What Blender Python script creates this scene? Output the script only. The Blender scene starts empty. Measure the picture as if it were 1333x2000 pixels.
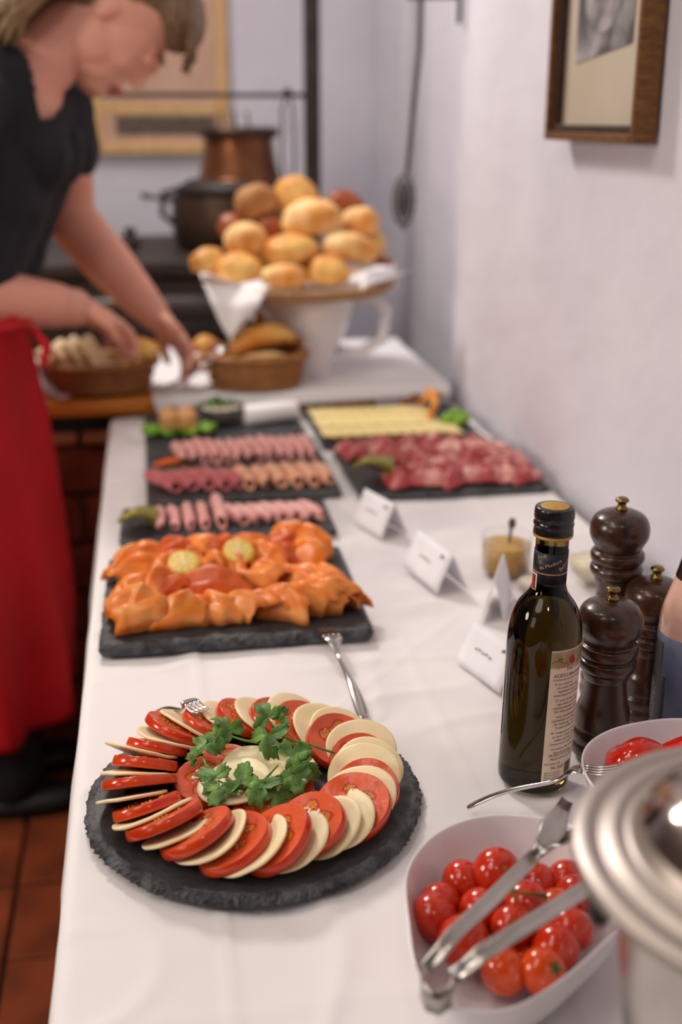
import bpy, bmesh, math, random
from math import sin, cos, pi, radians, sqrt, atan2
from mathutils import Vector, Matrix, noise, Euler
random.seed(7)
S = bpy.context.scene
COL = S.collection

# ------------------------------------------------------------ camera
cam_d = bpy.data.cameras.new('camera'); cam = bpy.data.objects.new('camera', cam_d); COL.objects.link(cam)
cam.location = (0, 0, 1.327)
cam.rotation_euler = (radians(90 - 19.2), 0, radians(-9.55))
cam_d.sensor_fit = 'VERTICAL'; cam_d.sensor_height = 36; cam_d.lens = 39.6
cam_d.clip_start = 0.02
cam_d.dof.use_dof = True; cam_d.dof.focus_distance = 1.0; cam_d.dof.aperture_fstop = 2.7
S.camera = cam

# ------------------------------------------------------------ world, lights, exposure
S.view_settings.view_transform = 'Standard'; S.view_settings.look = 'None'
S.view_settings.gamma = 1; S.view_settings.use_curve_mapping = False
S.view_settings.exposure = -0.48
W = bpy.data.worlds.new('world'); S.world = W; W.use_nodes = True
W.node_tree.nodes['Background'].inputs[0].default_value = (0.75, 0.82, 1.0, 1)
W.node_tree.nodes['Background'].inputs[1].default_value = 0.25

def area(name, loc, target, size, power, color, size_y=None):
    l = bpy.data.lights.new(name, 'AREA'); l.energy = power; l.color = color
    l.size = size
    if size_y: l.shape = 'RECTANGLE'; l.size_y = size_y
    else: l.shape = 'DISK'
    o = bpy.data.objects.new(name, l); COL.objects.link(o); o.location = loc
    o.rotation_euler = (Vector(target) - Vector(loc)).to_track_quat('-Z', 'Y').to_euler()
    return o
area('ceiling_lamp_main', (-0.42, 2.72, 2.42), (0.2, 1.2, 0.75), 0.34, 31, (1.0, 0.94, 0.88))
area('ceiling_lamp_room', (-0.9, 0.2, 2.5), (0.0, 0.9, 0.75), 0.8, 9, (1.0, 0.92, 0.86))
area('ceiling_lamp_back', (-0.1, 3.0, 2.5), (0.1, 3.3, 0.75), 0.6, 13, (1.0, 0.95, 0.93))
area('window_daylight', (-2.4, -0.6, 1.7), (0.3, 1.2, 0.9), 0.7, 8, (0.84, 0.89, 1.0), 1.0)
area('added_side_fill', (-1.5, 0.9, 1.5), (-0.2, 2.0, 0.25), 0.5, 20, (1.0, 0.88, 0.76))  # unseen fill light, added low on the left to brighten bricks, apron and floor
for i, (x, y) in enumerate([(-0.55, 0.5), (-0.3, 0.95), (0.1, -0.3), (-0.75, 1.3)]):
    area('ceiling_spot', (x, y, 2.4), (x + .1, y + .1, 0), 0.09, 2.6, (1.0, 0.9, 0.78))

# ------------------------------------------------------------ material helper
def srgb(r, g, b):
    f = lambda c: (c / 255 / 12.92) if c / 255 <= 0.04045 else ((c / 255 + 0.055) / 1.055) ** 2.4
    return (f(r), f(g), f(b), 1)
def mat(name, rgb, rough=0.5, metal=0.0, rgb2=None, scale=20, detail=4, bump=0, bscale=None, bdist=0.001,
        sss=0, sssc=None, trans=0, ior=1.45, coat=0, stretch=None, ramp=(0.35, 0.65), spec=0.5, sheen=0, emis=None):
    m = bpy.data.materials.new(name); m.use_nodes = True; nt = m.node_tree; N = nt.nodes; L = nt.links
    b = N['Principled BSDF']; c = srgb(*rgb)
    b.inputs['Base Color'].default_value = c; b.inputs['Roughness'].default_value = rough
    b.inputs['Metallic'].default_value = metal; b.inputs['IOR'].default_value = ior
    b.inputs['Specular IOR Level'].default_value = spec
    if trans: b.inputs['Transmission Weight'].default_value = trans
    if coat: b.inputs['Coat Weight'].default_value = coat; b.inputs['Coat Roughness'].default_value = 0.12
    if sss:
        b.inputs['Subsurface Weight'].default_value = sss; b.inputs['Subsurface Scale'].default_value = 0.008
        b.inputs['Subsurface Radius'].default_value = (1.0, 0.35, 0.2)
    if sheen: b.inputs['Sheen Weight'].default_value = sheen
    if emis: b.inputs['Emission Color'].default_value = srgb(*emis[0]); b.inputs['Emission Strength'].default_value = emis[1]
    tc = N.new('ShaderNodeTexCoord'); mp = N.new('ShaderNodeMapping'); L.new(tc.outputs['Object'], mp.inputs[0])
    if stretch: mp.inputs['Scale'].default_value = stretch
    if rgb2:
        n = N.new('ShaderNodeTexNoise'); n.inputs['Scale'].default_value = scale; n.inputs['Detail'].default_value = detail
        L.new(mp.outputs[0], n.inputs['Vector'])
        r = N.new('ShaderNodeValToRGB'); r.color_ramp.elements[0].position = ramp[0]; r.color_ramp.elements[1].position = ramp[1]
        r.color_ramp.elements[0].color = c; r.color_ramp.elements[1].color = srgb(*rgb2)
        L.new(n.outputs['Fac'], r.inputs[0]); L.new(r.outputs[0], b.inputs['Base Color'])
    if bump:
        n2 = N.new('ShaderNodeTexNoise'); n2.inputs['Scale'].default_value = bscale or scale; n2.inputs['Detail'].default_value = 6
        L.new(mp.outputs[0], n2.inputs['Vector'])
        bp = N.new('ShaderNodeBump'); bp.inputs['Strength'].default_value = bump; bp.inputs['Distance'].default_value = bdist
        L.new(n2.outputs['Fac'], bp.inputs['Height']); L.new(bp.outputs[0], b.inputs['Normal'])
    return m
M = {}
M['plaster'] = mat('plaster', (218, 214, 222), 0.9, rgb2=(208, 203, 213), scale=2.5, bump=0.5, bscale=14, bdist=0.01)
M['ceiling'] = mat('ceiling_paint', (225, 222, 220), 0.9, rgb2=(215, 212, 212), scale=3)
M['farwall'] = mat('far_wall_paint', (176, 150, 128), 0.85, rgb2=(150, 120, 100), scale=1.5)
M['tile'] = mat('terracotta', (150, 72, 36), 0.55, rgb2=(100, 44, 24), scale=6, bump=0.3, bscale=30, bdist=0.002)
M['grout'] = mat('grout', (48, 28, 20), 0.9, rgb2=(34, 20, 15), scale=20)
M['cloth'] = mat('white_cotton', (238, 233, 232), 0.85, rgb2=(232, 227, 228), scale=3, bump=0.25, bscale=900, bdist=0.0003, sheen=0.15)
M['napkin'] = mat('white_napkin', (244, 242, 242), 0.85, rgb2=(236, 233, 235), scale=6)
M['tablewood'] = mat('table_wood', (120, 85, 55), 0.6, rgb2=(95, 62, 38), scale=8, stretch=(1, 8, 1))
M['slate'] = mat('slate_stone', (38, 38, 40), 0.5, rgb2=(62, 62, 64), scale=28, detail=8, bump=0.9, bscale=90, bdist=0.0018)
M['slate_edge'] = mat('slate_chipped_edge', (40, 41, 44), 0.5, rgb2=(84, 85, 88), scale=70, detail=8, bump=1.0, bscale=160, bdist=0.003)
M['tom_skin'] = mat('tomato_skin', (198, 40, 12), 0.2, rgb2=(216, 78, 24), scale=18, sss=0.25, coat=0.3)
M['cheese'] = mat('pale_cheese', (250, 230, 190), 0.42, rgb2=(244, 216, 166), scale=25, sss=0.35, bump=0.1, bscale=120)
M['cheese_y'] = mat('yellow_cheese', (244, 224, 160), 0.45, rgb2=(236, 210, 138), scale=20, sss=0.2)
M['rind'] = mat('cheese_rind', (150, 105, 50), 0.6, rgb2=(130, 88, 40), scale=30)
M['parsley'] = mat('parsley_leaf', (52, 92, 30), 0.5, rgb2=(110, 150, 62), scale=70, bump=0.7, bscale=220, bdist=0.0015)
M['stem'] = mat('parsley_stem', (110, 150, 60), 0.45, rgb2=(90, 135, 50), scale=30)
M['lettuce'] = mat('lettuce_leaf', (104, 160, 30), 0.5, rgb2=(140, 186, 54), scale=25)
M['steel'] = mat('polished_steel', (205, 200, 196), 0.16, 1.0, rgb2=(190, 186, 182), scale=40)
M['steel_b'] = mat('brushed_steel', (196, 190, 184), 0.28, 1.0, rgb2=(180, 175, 170), scale=30)
M['mirror'] = mat('mirror_steel', (196, 184, 174), 0.10, 1.0, rgb2=(186, 174, 164), scale=8)
M['satin'] = mat('satin_steel', (186, 176, 168), 0.42, 1.0, rgb2=(182, 171, 163), scale=8)
M['china'] = mat('white_china', (240, 236, 238), 0.12, rgb2=(234, 229, 233), scale=4, coat=0.4)
M['cherry'] = mat('cherry_tomato_skin', (188, 28, 10), 0.15, rgb2=(204, 58, 16), scale=30, sss=0.2, coat=0.4)
M['cherry_o'] = mat('orange_tomato_skin', (226, 92, 10), 0.15, rgb2=(208, 50, 10), scale=26, sss=0.2, coat=0.4)
M['calyx'] = mat('green_calyx', (60, 90, 30), 0.6, rgb2=(80, 110, 40), scale=60)
M['pepper'] = mat('red_pepper_skin', (200, 14, 6), 0.1, rgb2=(220, 60, 8), scale=14, sss=0.15, coat=0.5)
M['walnut'] = mat('dark_walnut', (40, 24, 16), 0.3, rgb2=(74, 42, 24), scale=30, detail=8, stretch=(3, 3, 0.35), coat=0.35, bump=0.1, bscale=60)
M['brass'] = mat('aged_brass', (150, 125, 75), 0.3, 1.0, rgb2=(120, 98, 58), scale=90)
M['gold'] = mat('gold_foil', (206, 162, 74), 0.45, 0.35, rgb2=(190, 145, 60), scale=200)
M['gold_ink'] = mat('gold_print', (208, 170, 130), 0.5, rgb2=(195, 155, 115), scale=200)
M['blackcap'] = mat('black_capsule', (18, 18, 20), 0.25, rgb2=(26, 26, 30), scale=60, coat=0.3)
M['navy'] = mat('navy_label', (18, 18, 30), 0.4, rgb2=(26, 26, 40), scale=30)
M['redlabel'] = mat('red_label', (150, 34, 20), 0.5, rgb2=(165, 45, 28), scale=60)
M['paper'] = mat('cream_label_paper', (236, 216, 196), 0.6, rgb2=(228, 206, 184), scale=40)
M['card'] = mat('white_card', (240, 238, 242), 0.7, rgb2=(234, 232, 238), scale=30)
M['ink'] = mat('dark_print', (40, 34, 36), 0.6, rgb2=(50, 42, 44), scale=100)
M['ink_f'] = mat('faint_print', (150, 142, 148), 0.6, rgb2=(165, 158, 162), scale=100)
M['ink_w'] = mat('pale_print', (205, 205, 212), 0.6, rgb2=(190, 190, 200), scale=100)
M['emblem'] = mat('purple_print', (110, 60, 95), 0.6, rgb2=(130, 80, 110), scale=200)
M['bluelabel'] = mat('slate_blue_label', (92, 96, 122), 0.45, rgb2=(82, 86, 112), scale=40)
M['labelblack'] = mat('black_label', (16, 16, 20), 0.4, rgb2=(22, 22, 28), scale=40)
M['rose'] = mat('rose_wine_glass', (232, 188, 170), 0.12, rgb2=(226, 178, 160), scale=5, coat=0.4, sss=0.2)
def glass(name, col, ior=1.45, rough=0.0, dens=None):
    m = bpy.data.materials.new(name); m.use_nodes = True; nt = m.node_tree; b = nt.nodes['Principled BSDF']
    b.inputs['Base Color'].default_value = col; b.inputs['Roughness'].default_value = rough
    b.inputs['Transmission Weight'].default_value = 1; b.inputs['IOR'].default_value = ior
    if dens:
        v = nt.nodes.new('ShaderNodeVolumeAbsorption'); v.inputs['Color'].default_value = dens[0]; v.inputs['Density'].default_value = dens[1]
        nt.links.new(v.outputs[0], nt.nodes['Material Output'].inputs['Volume'])
    return m
M['oilglass'] = glass('green_bottle_glass', (0.75, 0.72, 0.45, 1), 1.38, 0.02, ((0.42, 0.33, 0.02, 1), 85))
def thin_glass(name, tint=0.96, k=1.0):
    m = bpy.data.materials.new(name); m.use_nodes = True; nt = m.node_tree; N = nt.nodes; N.remove(N['Principled BSDF'])
    t = N.new('ShaderNodeBsdfTransparent'); t.inputs[0].default_value = (tint, tint, tint, 1)
    g = N.new('ShaderNodeBsdfGlossy'); g.inputs['Roughness'].default_value = 0.03
    w = N.new('ShaderNodeLayerWeight'); w.inputs[0].default_value = 0.3; f = N.new('ShaderNodeMath'); f.operation = 'POWER'; f.inputs[1].default_value = 5 / k; nt.links.new(w.outputs['Facing'], f.inputs[0]); mx = N.new('ShaderNodeMixShader')
    nt.links.new(f.outputs[0], mx.inputs[0]); nt.links.new(t.outputs[0], mx.inputs[1]); nt.links.new(g.outputs[0], mx.inputs[2])
    nt.links.new(mx.outputs[0], N['Material Output'].inputs[0]); return m
M['glass'] = thin_glass('clear_glass'); M['pane'] = thin_glass('frame_glass', 0.98, 0.4)
M['mustard'] = mat('mustard', (204, 160, 76), 0.4, rgb2=(180, 132, 56), scale=30)
M['cream'] = mat('cream_dip', (232, 218, 196), 0.5, rgb2=(220, 204, 180), scale=50)
M['salmon'] = mat('smoked_salmon', (234, 118, 20), 0.34, rgb2=(244, 160, 88), scale=26, detail=3, stretch=(0.5, 2.6, 2.6), sss=0.2, coat=0.1)
M['salmon_d'] = mat('smoked_salmon_dark', (186, 72, 26), 0.35, rgb2=(226, 112, 44), scale=28, detail=3, sss=0.2)
M['lemon_skin'] = mat('lemon_rind', (238, 190, 40), 0.4, rgb2=(230, 178, 30), scale=90)
M['lemon'] = mat('lemon_flesh', (244, 216, 110), 0.3, rgb2=(236, 200, 80), scale=60, sss=0.2)
M['ham'] = mat('cooked_ham', (232, 158, 154), 0.4, rgb2=(240, 186, 178), scale=35, sss=0.2)
M['ham_o'] = mat('chicken_ham', (238, 168, 136), 0.4, rgb2=(242, 188, 156), scale=35, sss=0.2)
M['ham_d'] = mat('cured_ham_dark', (190, 96, 100), 0.4, rgb2=(214, 130, 130), scale=30, sss=0.2)
M['prosc'] = mat('dry_cured_ham', (172, 66, 68), 0.4, rgb2=(232, 170, 158), scale=17, detail=3, stretch=(1, 1.6, 1), ramp=(0.48, 0.66), sss=0.15)
M['fat'] = mat('ham_fat', (236, 206, 192), 0.4, rgb2=(226, 180, 168), scale=30)
M['gherkin'] = mat('gherkin', (112, 106, 20), 0.3, rgb2=(158, 148, 48), scale=40, detail=3, stretch=(1, 5, 1), coat=0.3)
M['carrot'] = mat('carrot', (240, 110, 30), 0.4, rgb2=(226, 90, 20), scale=40)
M['orange_pepper'] = mat('orange_pepper', (240, 160, 24), 0.3, rgb2=(226, 128, 16), scale=30)
M['herb'] = mat('dark_herb', (60, 84, 40), 0.6, rgb2=(84, 104, 56), scale=60)
M['terrine'] = mat('terrine', (212, 160, 104), 0.5, rgb2=(190, 128, 74), scale=70)
M['terrine_t'] = mat('mushroom_cream', (206, 180, 140), 0.55, rgb2=(140, 92, 54), scale=60)
M['greybowl'] = mat('stoneware_bowl', (110, 106, 104), 0.4, rgb2=(128, 122, 118), scale=30)
M['roll'] = mat('bread_crust', (206, 122, 36), 0.5, rgb2=(244, 196, 112), scale=15, detail=3, bump=0.25, bscale=60, bdist=0.002)
M['roll_pale'] = mat('bread_crust_pale', (250, 218, 156), 0.6, rgb2=(218, 142, 56), scale=15, detail=3, bump=0.25, bscale=60, bdist=0.002)
M['roll_rye'] = mat('rye_crust', (190, 138, 84), 0.7, rgb2=(168, 112, 62), scale=24, bump=0.4, bscale=60, bdist=0.003)
M['roll_dark'] = mat('pretzel_crust', (140, 70, 34), 0.4, rgb2=(168, 90, 44), scale=18, bump=0.2, bscale=60)
M['bread_in'] = mat('sliced_bread', (240, 216, 176), 0.8, rgb2=(224, 190, 140), scale=40, bump=0.4, bscale=150, bdist=0.002)
M['wicker'] = mat('wicker', (150, 100, 56), 0.7, rgb2=(176, 122, 72), scale=40)
M['traywicker'] = mat('tray_wicker', (196, 158, 118), 0.7, rgb2=(176, 136, 98), scale=40)
M['skin'] = mat('skin', (222, 166, 144), 0.5, rgb2=(216, 152, 132), scale=5, sss=0.2)
M['lips'] = mat('lips', (178, 96, 90), 0.4, rgb2=(170, 88, 84), scale=30)
M['hair'] = mat('blond_hair', (176, 148, 108), 0.5, rgb2=(120, 92, 62), scale=30, detail=4, stretch=(6, 6, 1), bump=0.8, bscale=60, bdist=0.004)
M['hair_dark'] = mat('brown_hair', (96, 74, 54), 0.5, rgb2=(140, 112, 82), scale=26, detail=4, stretch=(6, 6, 1), bump=0.8, bscale=60, bdist=0.004)
M['tshirt'] = mat('black_tshirt', (26, 27, 34), 0.9, rgb2=(33, 34, 42), scale=8, bump=0.3, bscale=12, bdist=0.01)
M['apron'] = mat('red_apron', (190, 4, 22), 0.8, rgb2=(172, 4, 18), scale=6)
M['trousers'] = mat('black_trousers', (16, 15, 16), 0.9, rgb2=(22, 21, 22), scale=8)
M['shoe'] = mat('black_shoe', (14, 12, 12), 0.5, rgb2=(20, 18, 18), scale=8)
M['eye'] = mat('eye_white', (220, 214, 208), 0.2, rgb2=(210, 204, 198), scale=20)
M['iron'] = mat('black_iron', (44, 38, 36), 0.55, 0.3, rgb2=(58, 50, 46), scale=20, bump=0.3, bscale=40, bdist=0.002)
M['stove'] = mat('stove_enamel', (66, 58, 54), 0.5, 0.2, rgb2=(52, 46, 43), scale=6, bump=0.2, bscale=30)
M['cauldron'] = mat('sooty_copper', (62, 46, 38), 0.42, 0.6, rgb2=(88, 66, 52), scale=8, detail=5)
M['copper'] = mat('copper', (134, 84, 54), 0.36, 0.7, rgb2=(104, 64, 42), scale=8)
M['orangewood'] = mat('honey_wood', (222, 140, 36), 0.4, rgb2=(206, 122, 28), scale=10, stretch=(1, 8, 8), coat=0.3)
M['greenpaint'] = mat('dark_green_paint', (20, 44, 40), 0.5, rgb2=(26, 52, 46), scale=8)
M['brick'] = mat('brick', (172, 88, 56), 0.8, rgb2=(132, 62, 40), scale=9, bump=0.5, bscale=40, bdist=0.004)
M['brick_pale'] = mat('pale_brick', (190, 120, 84), 0.8, rgb2=(206, 150, 116), scale=9, bump=0.4, bscale=40, bdist=0.003)
M['mortar'] = mat('mortar', (120, 86, 62), 0.9, rgb2=(96, 66, 48), scale=30)
M['palewood'] = mat('pale_frame_wood', (222, 182, 126), 0.5, rgb2=(206, 162, 104), scale=14, stretch=(4, 4, 1))
M['mountpaper'] = mat('pinkish_mount', (208, 172, 150), 0.8, rgb2=(196, 156, 132), scale=6)
M['captiondark'] = mat('dark_print_band', (112, 96, 84), 0.8, rgb2=(84, 70, 62), scale=50)
M['goldframe'] = mat('gilt_wood_frame', (128, 86, 40), 0.4, 0.2, rgb2=(92, 56, 26), scale=16, stretch=(3, 3, 14), bump=0.3, bscale=20)
M['framedark'] = mat('dark_frame_lip', (62, 42, 26), 0.5, rgb2=(48, 32, 20), scale=30)
M['framegold'] = mat('gold_frame_edge', (170, 134, 90), 0.4, 0.3, rgb2=(150, 114, 74), scale=30)
M['mount'] = mat('grey_beige_mount', (196, 182, 164), 0.8, rgb2=(188, 172, 152), scale=6)
M['engraving'] = mat('engraving_print', (84, 80, 82), 0.8, rgb2=(176, 170, 168), scale=16, detail=5, ramp=(0.42, 0.7))
M['pewter'] = mat('grey_pewter', (104, 98, 96), 0.45, 0.4, rgb2=(84, 78, 78), scale=20)

# tomato face: flesh walls, gel pockets and core
def tomato_face():
    m = bpy.data.materials.new('tomato_flesh'); m.use_nodes = True; nt = m.node_tree; N = nt.nodes; L = nt.links; b = N['Principled BSDF']
    tc = N.new('ShaderNodeTexCoord'); sp = N.new('ShaderNodeSeparateXYZ'); L.new(tc.outputs['Object'], sp.inputs[0])
    def mth(op, a, c=None):
        n = N.new('ShaderNodeMath'); n.operation = op
        for i, v in enumerate([a, c]):
            if v is None: continue
            if isinstance(v, (int, float)): n.inputs[i].default_value = v
            else: L.new(v, n.inputs[i])
        return n.outputs[0]
    r = mth('SQRT', mth('ADD', mth('MULTIPLY', sp.outputs[0], sp.outputs[0]), mth('MULTIPLY', sp.outputs[1], sp.outputs[1])))
    th = mth('ARCTAN2', sp.outputs[1], sp.outputs[0])
    nz = N.new('ShaderNodeTexNoise'); nz.inputs['Scale'].default_value = 60; L.new(tc.outputs['Object'], nz.inputs[0])
    wv = mth('COSINE', mth('MULTIPLY', th, 5.0))
    ringm = mth('SUBTRACT', 1.0, mth('MULTIPLY', mth('ABSOLUTE', mth('SUBTRACT', r, 0.0155)), 150.0))
    k = mth('ADD', mth('ADD', mth('MULTIPLY', wv, 0.5), ringm), mth('MULTIPLY', mth('SUBTRACT', nz.outputs['Fac'], 0.5), 1.6))
    rp = N.new('ShaderNodeValToRGB'); e = rp.color_ramp.elements
    e[0].position = 0.35; e[0].color = srgb(222, 92, 52); e[1].position = 0.95; e[1].color = srgb(214, 120, 40)
    x = e.new(0.6); x.color = srgb(172, 34, 14)
    L.new(k, rp.inputs[0]); L.new(rp.outputs[0], b.inputs['Base Color'])
    b.inputs['Roughness'].default_value = 0.3; b.inputs['Subsurface Weight'].default_value = 0.08; b.inputs['Subsurface Scale'].default_value = 0.003
    bp = N.new('ShaderNodeBump'); bp.inputs['Strength'].default_value = 0.8; bp.inputs['Distance'].default_value = 0.0016; bp.invert = True
    L.new(k, bp.inputs['Height']); L.new(bp.outputs[0], b.inputs['Normal'])
    return m
M['tom_face'] = tomato_face()
M['seed'] = mat('tomato_seed', (228, 170, 90), 0.25, rgb2=(214, 140, 60), scale=100)

# ------------------------------------------------------------ object helpers
def empty(name, loc=(0, 0, 0), rot=(0, 0, 0)):
    o = bpy.data.objects.new(name, None); COL.objects.link(o); o.location = loc; o.rotation_euler = rot
    o.empty_display_size = 0.02
    return o
def tag(o, label=None, cat=None, group=None, kind=None):
    if label: o['label'] = label
    if cat: o['category'] = cat
    if group: o['group'] = group
    if kind: o['kind'] = kind
    return o
def obj(name, bm, m, parent=None, smooth=True, loc=None, rot=None):
    me = bpy.data.meshes.new(name)
    if smooth:
        for f in bm.faces: f.smooth = True
    bm.normal_update(); bm.to_mesh(me); bm.free()
    for x in (m if isinstance(m, (list, tuple)) else [m]): me.materials.append(x)
    o = bpy.data.objects.new(name, me); COL.objects.link(o)
    if parent: o.parent = parent
    if loc: o.location = loc
    if rot: o.rotation_euler = rot
    return o
def copy_tree(o, parent=None):
    c = o.copy(); COL.objects.link(c); c.parent = parent
    for ch in list(o.children): copy_tree(ch, c)
    return c
def box(bm, c, s, R=None, bev=0, mi=0):
    r = bmesh.ops.create_cube(bm, size=1); vs = r['verts']
    for v in vs:
        v.co = Vector((v.co.x * s[0], v.co.y * s[1], v.co.z * s[2]))
    fs = {f for v in vs for f in v.link_faces}
    if bev:
        e = {e for v in vs for e in v.link_edges}
        g = bmesh.ops.bevel(bm, geom=list(e), offset=bev, segments=2, affect='EDGES', profile=0.5)
        vs = g['verts']; vs = list({v for v in vs if v.is_valid}); fs = {f for v in vs for f in v.link_faces}
    for v in vs:
        p = v.co
        if R: p = R @ p
        v.co = p + Vector(c)
    for f in fs: f.material_index = mi
    return vs
def boxo(name, c, s, m, parent=None, bev=0.002, R=None):
    bm = bmesh.new(); box(bm, c, s, R, bev); return obj(name, bm, m, parent, smooth=False)
def lathe(bm, prof, n=48, c=(0, 0, 0), mi=0, M4=None):
    """profile [(r,z)], r=0 closes"""
    rings = []
    for r, z in prof:
        if r < 1e-6: ring = [bm.verts.new((0, 0, z))]
        else: ring = [bm.verts.new((r * cos(2 * pi * i / n), r * sin(2 * pi * i / n), z)) for i in range(n)]
        rings.append(ring)
    for a, b in zip(rings, rings[1:]):
        for i in range(n):
            j = (i + 1) % n
            if len(a) == 1 and len(b) == 1: continue
            if len(a) == 1: f = bm.faces.new((a[0], b[j], b[i]))
            elif len(b) == 1: f = bm.faces.new((a[i], a[j], b[0]))
            else: f = bm.faces.new((a[i], a[j], b[j], b[i]))
            f.material_index = mi
    allv = [v for r in rings for v in r]
    for v in allv:
        if M4 is not None: v.co = M4 @ v.co
        v.co += Vector(c)
    bmesh.ops.recalc_face_normals(bm, faces=list({f for v in allv for f in v.link_faces}))
    return allv
def smoothprof(pts, k=4):
    """Catmull-Rom resample of a profile"""
    out = []
    P = [pts[0]] + list(pts) + [pts[-1]]
    for i in range(1, len(P) - 2):
        p0, p1, p2, p3 = [Vector(q) for q in P[i - 1:i + 3]]
        for j in range(k):
            t = j / k
            q = 0.5 * ((2 * p1) + (p2 - p0) * t + (2 * p0 - 5 * p1 + 4 * p2 - p3) * t * t + (3 * p1 - p0 - 3 * p2 + p3) * t ** 3)
            out.append(tuple(q))
    out.append(tuple(pts[-1])); return out
def tube(bm, pts, rad, n=10, mi=0, cap=True, flat=None):
    """tube along pts; rad number or list; flat=(ratio, upvec) squashes cross-section"""
    P = [Vector(p) for p in pts]; R = rad if isinstance(rad, (list, tuple)) else [rad] * len(P)
    rings = []; up = Vector((0, 0, 1)); prev = None
    for i, p in enumerate(P):
        t = (P[min(i + 1, len(P) - 1)] - P[max(i - 1, 0)]).normalized()
        if prev is None:
            a = up if abs(t.dot(up)) < 0.95 else Vector((1, 0, 0))
            if flat: a = Vector(flat[1])
            x = a.cross(t).normalized()
        else: x = (prev - t * prev.dot(t)).normalized()
        prev = x; y = t.cross(x)
        fy = flat[0] if flat else 1
        rings.append([bm.verts.new(p + x * (R[i] * cos(2 * pi * k / n)) + y * (R[i] * fy * sin(2 * pi * k / n))) for k in range(n)])
    fs = []
    for a, b in zip(rings, rings[1:]):
        for k in range(n): fs.append(bm.faces.new((a[k], a[(k + 1) % n], b[(k + 1) % n], b[k])))
    if cap: fs.append(bm.faces.new(rings[0][::-1])); fs.append(bm.faces.new(rings[-1]))
    for f in fs: f.material_index = mi
    return [v for r in rings for v in r]
def ell(bm, c, r, R=None, u=20, v=12, mi=0):
    g = bmesh.ops.create_uvsphere(bm, u_segments=u, v_segments=v, radius=1)['verts']
    for q in g:
        p = Vector((q.co.x * r[0], q.co.y * r[1], q.co.z * r[2]))
        if R: p = R @ p
        q.co = p + Vector(c)
    for f in {f for q in g for f in q.link_faces}: f.material_index = mi
    return g
def nz(p, s, a): return noise.noise(Vector(p) * s) * a
def grid(bm, nx, ny, fn, mi=0):
    V = [[bm.verts.new(fn(i / nx, j / ny)) for j in range(ny + 1)] for i in range(nx + 1)]
    for i in range(nx):
        for j in range(ny):
            f = bm.faces.new((V[i][j], V[i + 1][j], V[i + 1][j + 1], V[i][j + 1])); f.material_index = mi
    return V
def solid(o, th, off=-1):
    md = o.modifiers.new('s', 'SOLIDIFY'); md.thickness = th; md.offset = off; return o
def subs(o, n=1):
    md = o.modifiers.new('u', 'SUBSURF'); md.levels = n; md.render_levels = n; return o
ORD = ['first', 'second', 'third', 'fourth', 'fifth', 'sixth', 'seventh', 'eighth', 'ninth', 'tenth', 'eleventh', 'twelfth', 'thirteenth']
T = 0.75; TT = 0.7525

# ============================================================ SETTING
flr = empty('floor'); tag(flr, kind='structure')
bm = bmesh.new(); box(bm, (-0.4, 1.2, -0.03), (5.2, 7.4, 0.04)); tag(obj('grout_bed', bm, M['grout'], flr, smooth=False), kind='structure')
bt = bmesh.new(); box(bt, (0, 0, 0), (0.192, 0.192, 0.02), bev=0.003)
tl = obj('tile', bt, M['tile'], flr, smooth=False, loc=(-1.0, 0.3, -0.008))
for i in range(10):
    for j in range(12):
        if i == 0 and j == 0: continue
        c = tl.copy(); COL.objects.link(c); c.parent = flr
        c.location = (-1.0 + i * 0.2 + random.uniform(-.001, .001), 0.3 + j * 0.2, -0.008 + random.uniform(-.0015, .0015))
        c.rotation_euler = (random.uniform(-.004, .004), random.uniform(-.004, .004), 0)
def wall_sheet(name, fn, nx, ny, m, th=0.02):
    bm = bmesh.new(); grid(bm, nx, ny, fn); o = obj(name, bm, m); tag(o, kind='structure'); return o
WX = 0.652
def wright(u, v):
    y = -2.4 + u * 4.83; z = v * 2.6
    x = WX + 0.012 * noise.noise(Vector((y * 2.2, z * 0.5, 3))) + 0.004 * noise.noise(Vector((y * 6, z * 2, 8)))
    if y > 2.36: x += (y - 2.36) ** 2 * 6
    return (x, y, z)
# wall with rounded plaster corner, then an alcove
def wall_path(name, pts, amp=0.008):
    bm = bmesh.new(); L = [0]
    P = [Vector((a, b, 0)) for a, b in pts]
    def fn(u, v):
        t = u * (len(P) - 1); i = min(int(t), len(P) - 2); p = P[i].lerp(P[i + 1], t - i); z = v * 2.6
        n = Vector((noise.noise(Vector((p.x * 2, p.y * 2.2, z * 0.6))), noise.noise(Vector((p.y * 5, z * 2, 5))) * 0.4, 0)) * amp
        n.x += amp * .9 * noise.noise(Vector((3, p.y * 5.5, z * 0.35)))
        return (p.x + n.x, p.y + n.y * 0.5, z)
    grid(bm, (len(P) - 1) * 4, 60, fn); return tag(obj(name, bm, M['plaster']), kind='structure')
pts = [(WX, -2.4 + i * 0.1) for i in range(48)] + [(WX, 2.38), (WX + .003, 2.41), (WX + .012, 2.435), (WX + .03, 2.45), (WX + .06, 2.455), (WX + .11, 2.455)]
wall_path('wall_right', pts, 0.013)
wall_path('wall_alcove', [(WX + .11, 2.455 + i * 0.1) for i in range(15)], 0.01)
wall_path('wall_back', [(WX + .11 - i * 0.2, 3.86) for i in range(20)], 0.008)
wall_path('wall_left', [(-3.0, 3.9 - i * 0.6) for i in range(12)], 0.0).data.materials[0] = M['farwall']
wall_path('wall_front', [(-3.0 + i * 0.4, -2.4) for i in range(10)], 0.0).data.materials[0] = M['farwall']
bm = bmesh.new(); box(bm, (-1.1, 0.75, 2.63), (4.2, 6.6, 0.05)); tag(obj('ceiling', bm, M['ceiling'], smooth=False), kind='structure')

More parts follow.
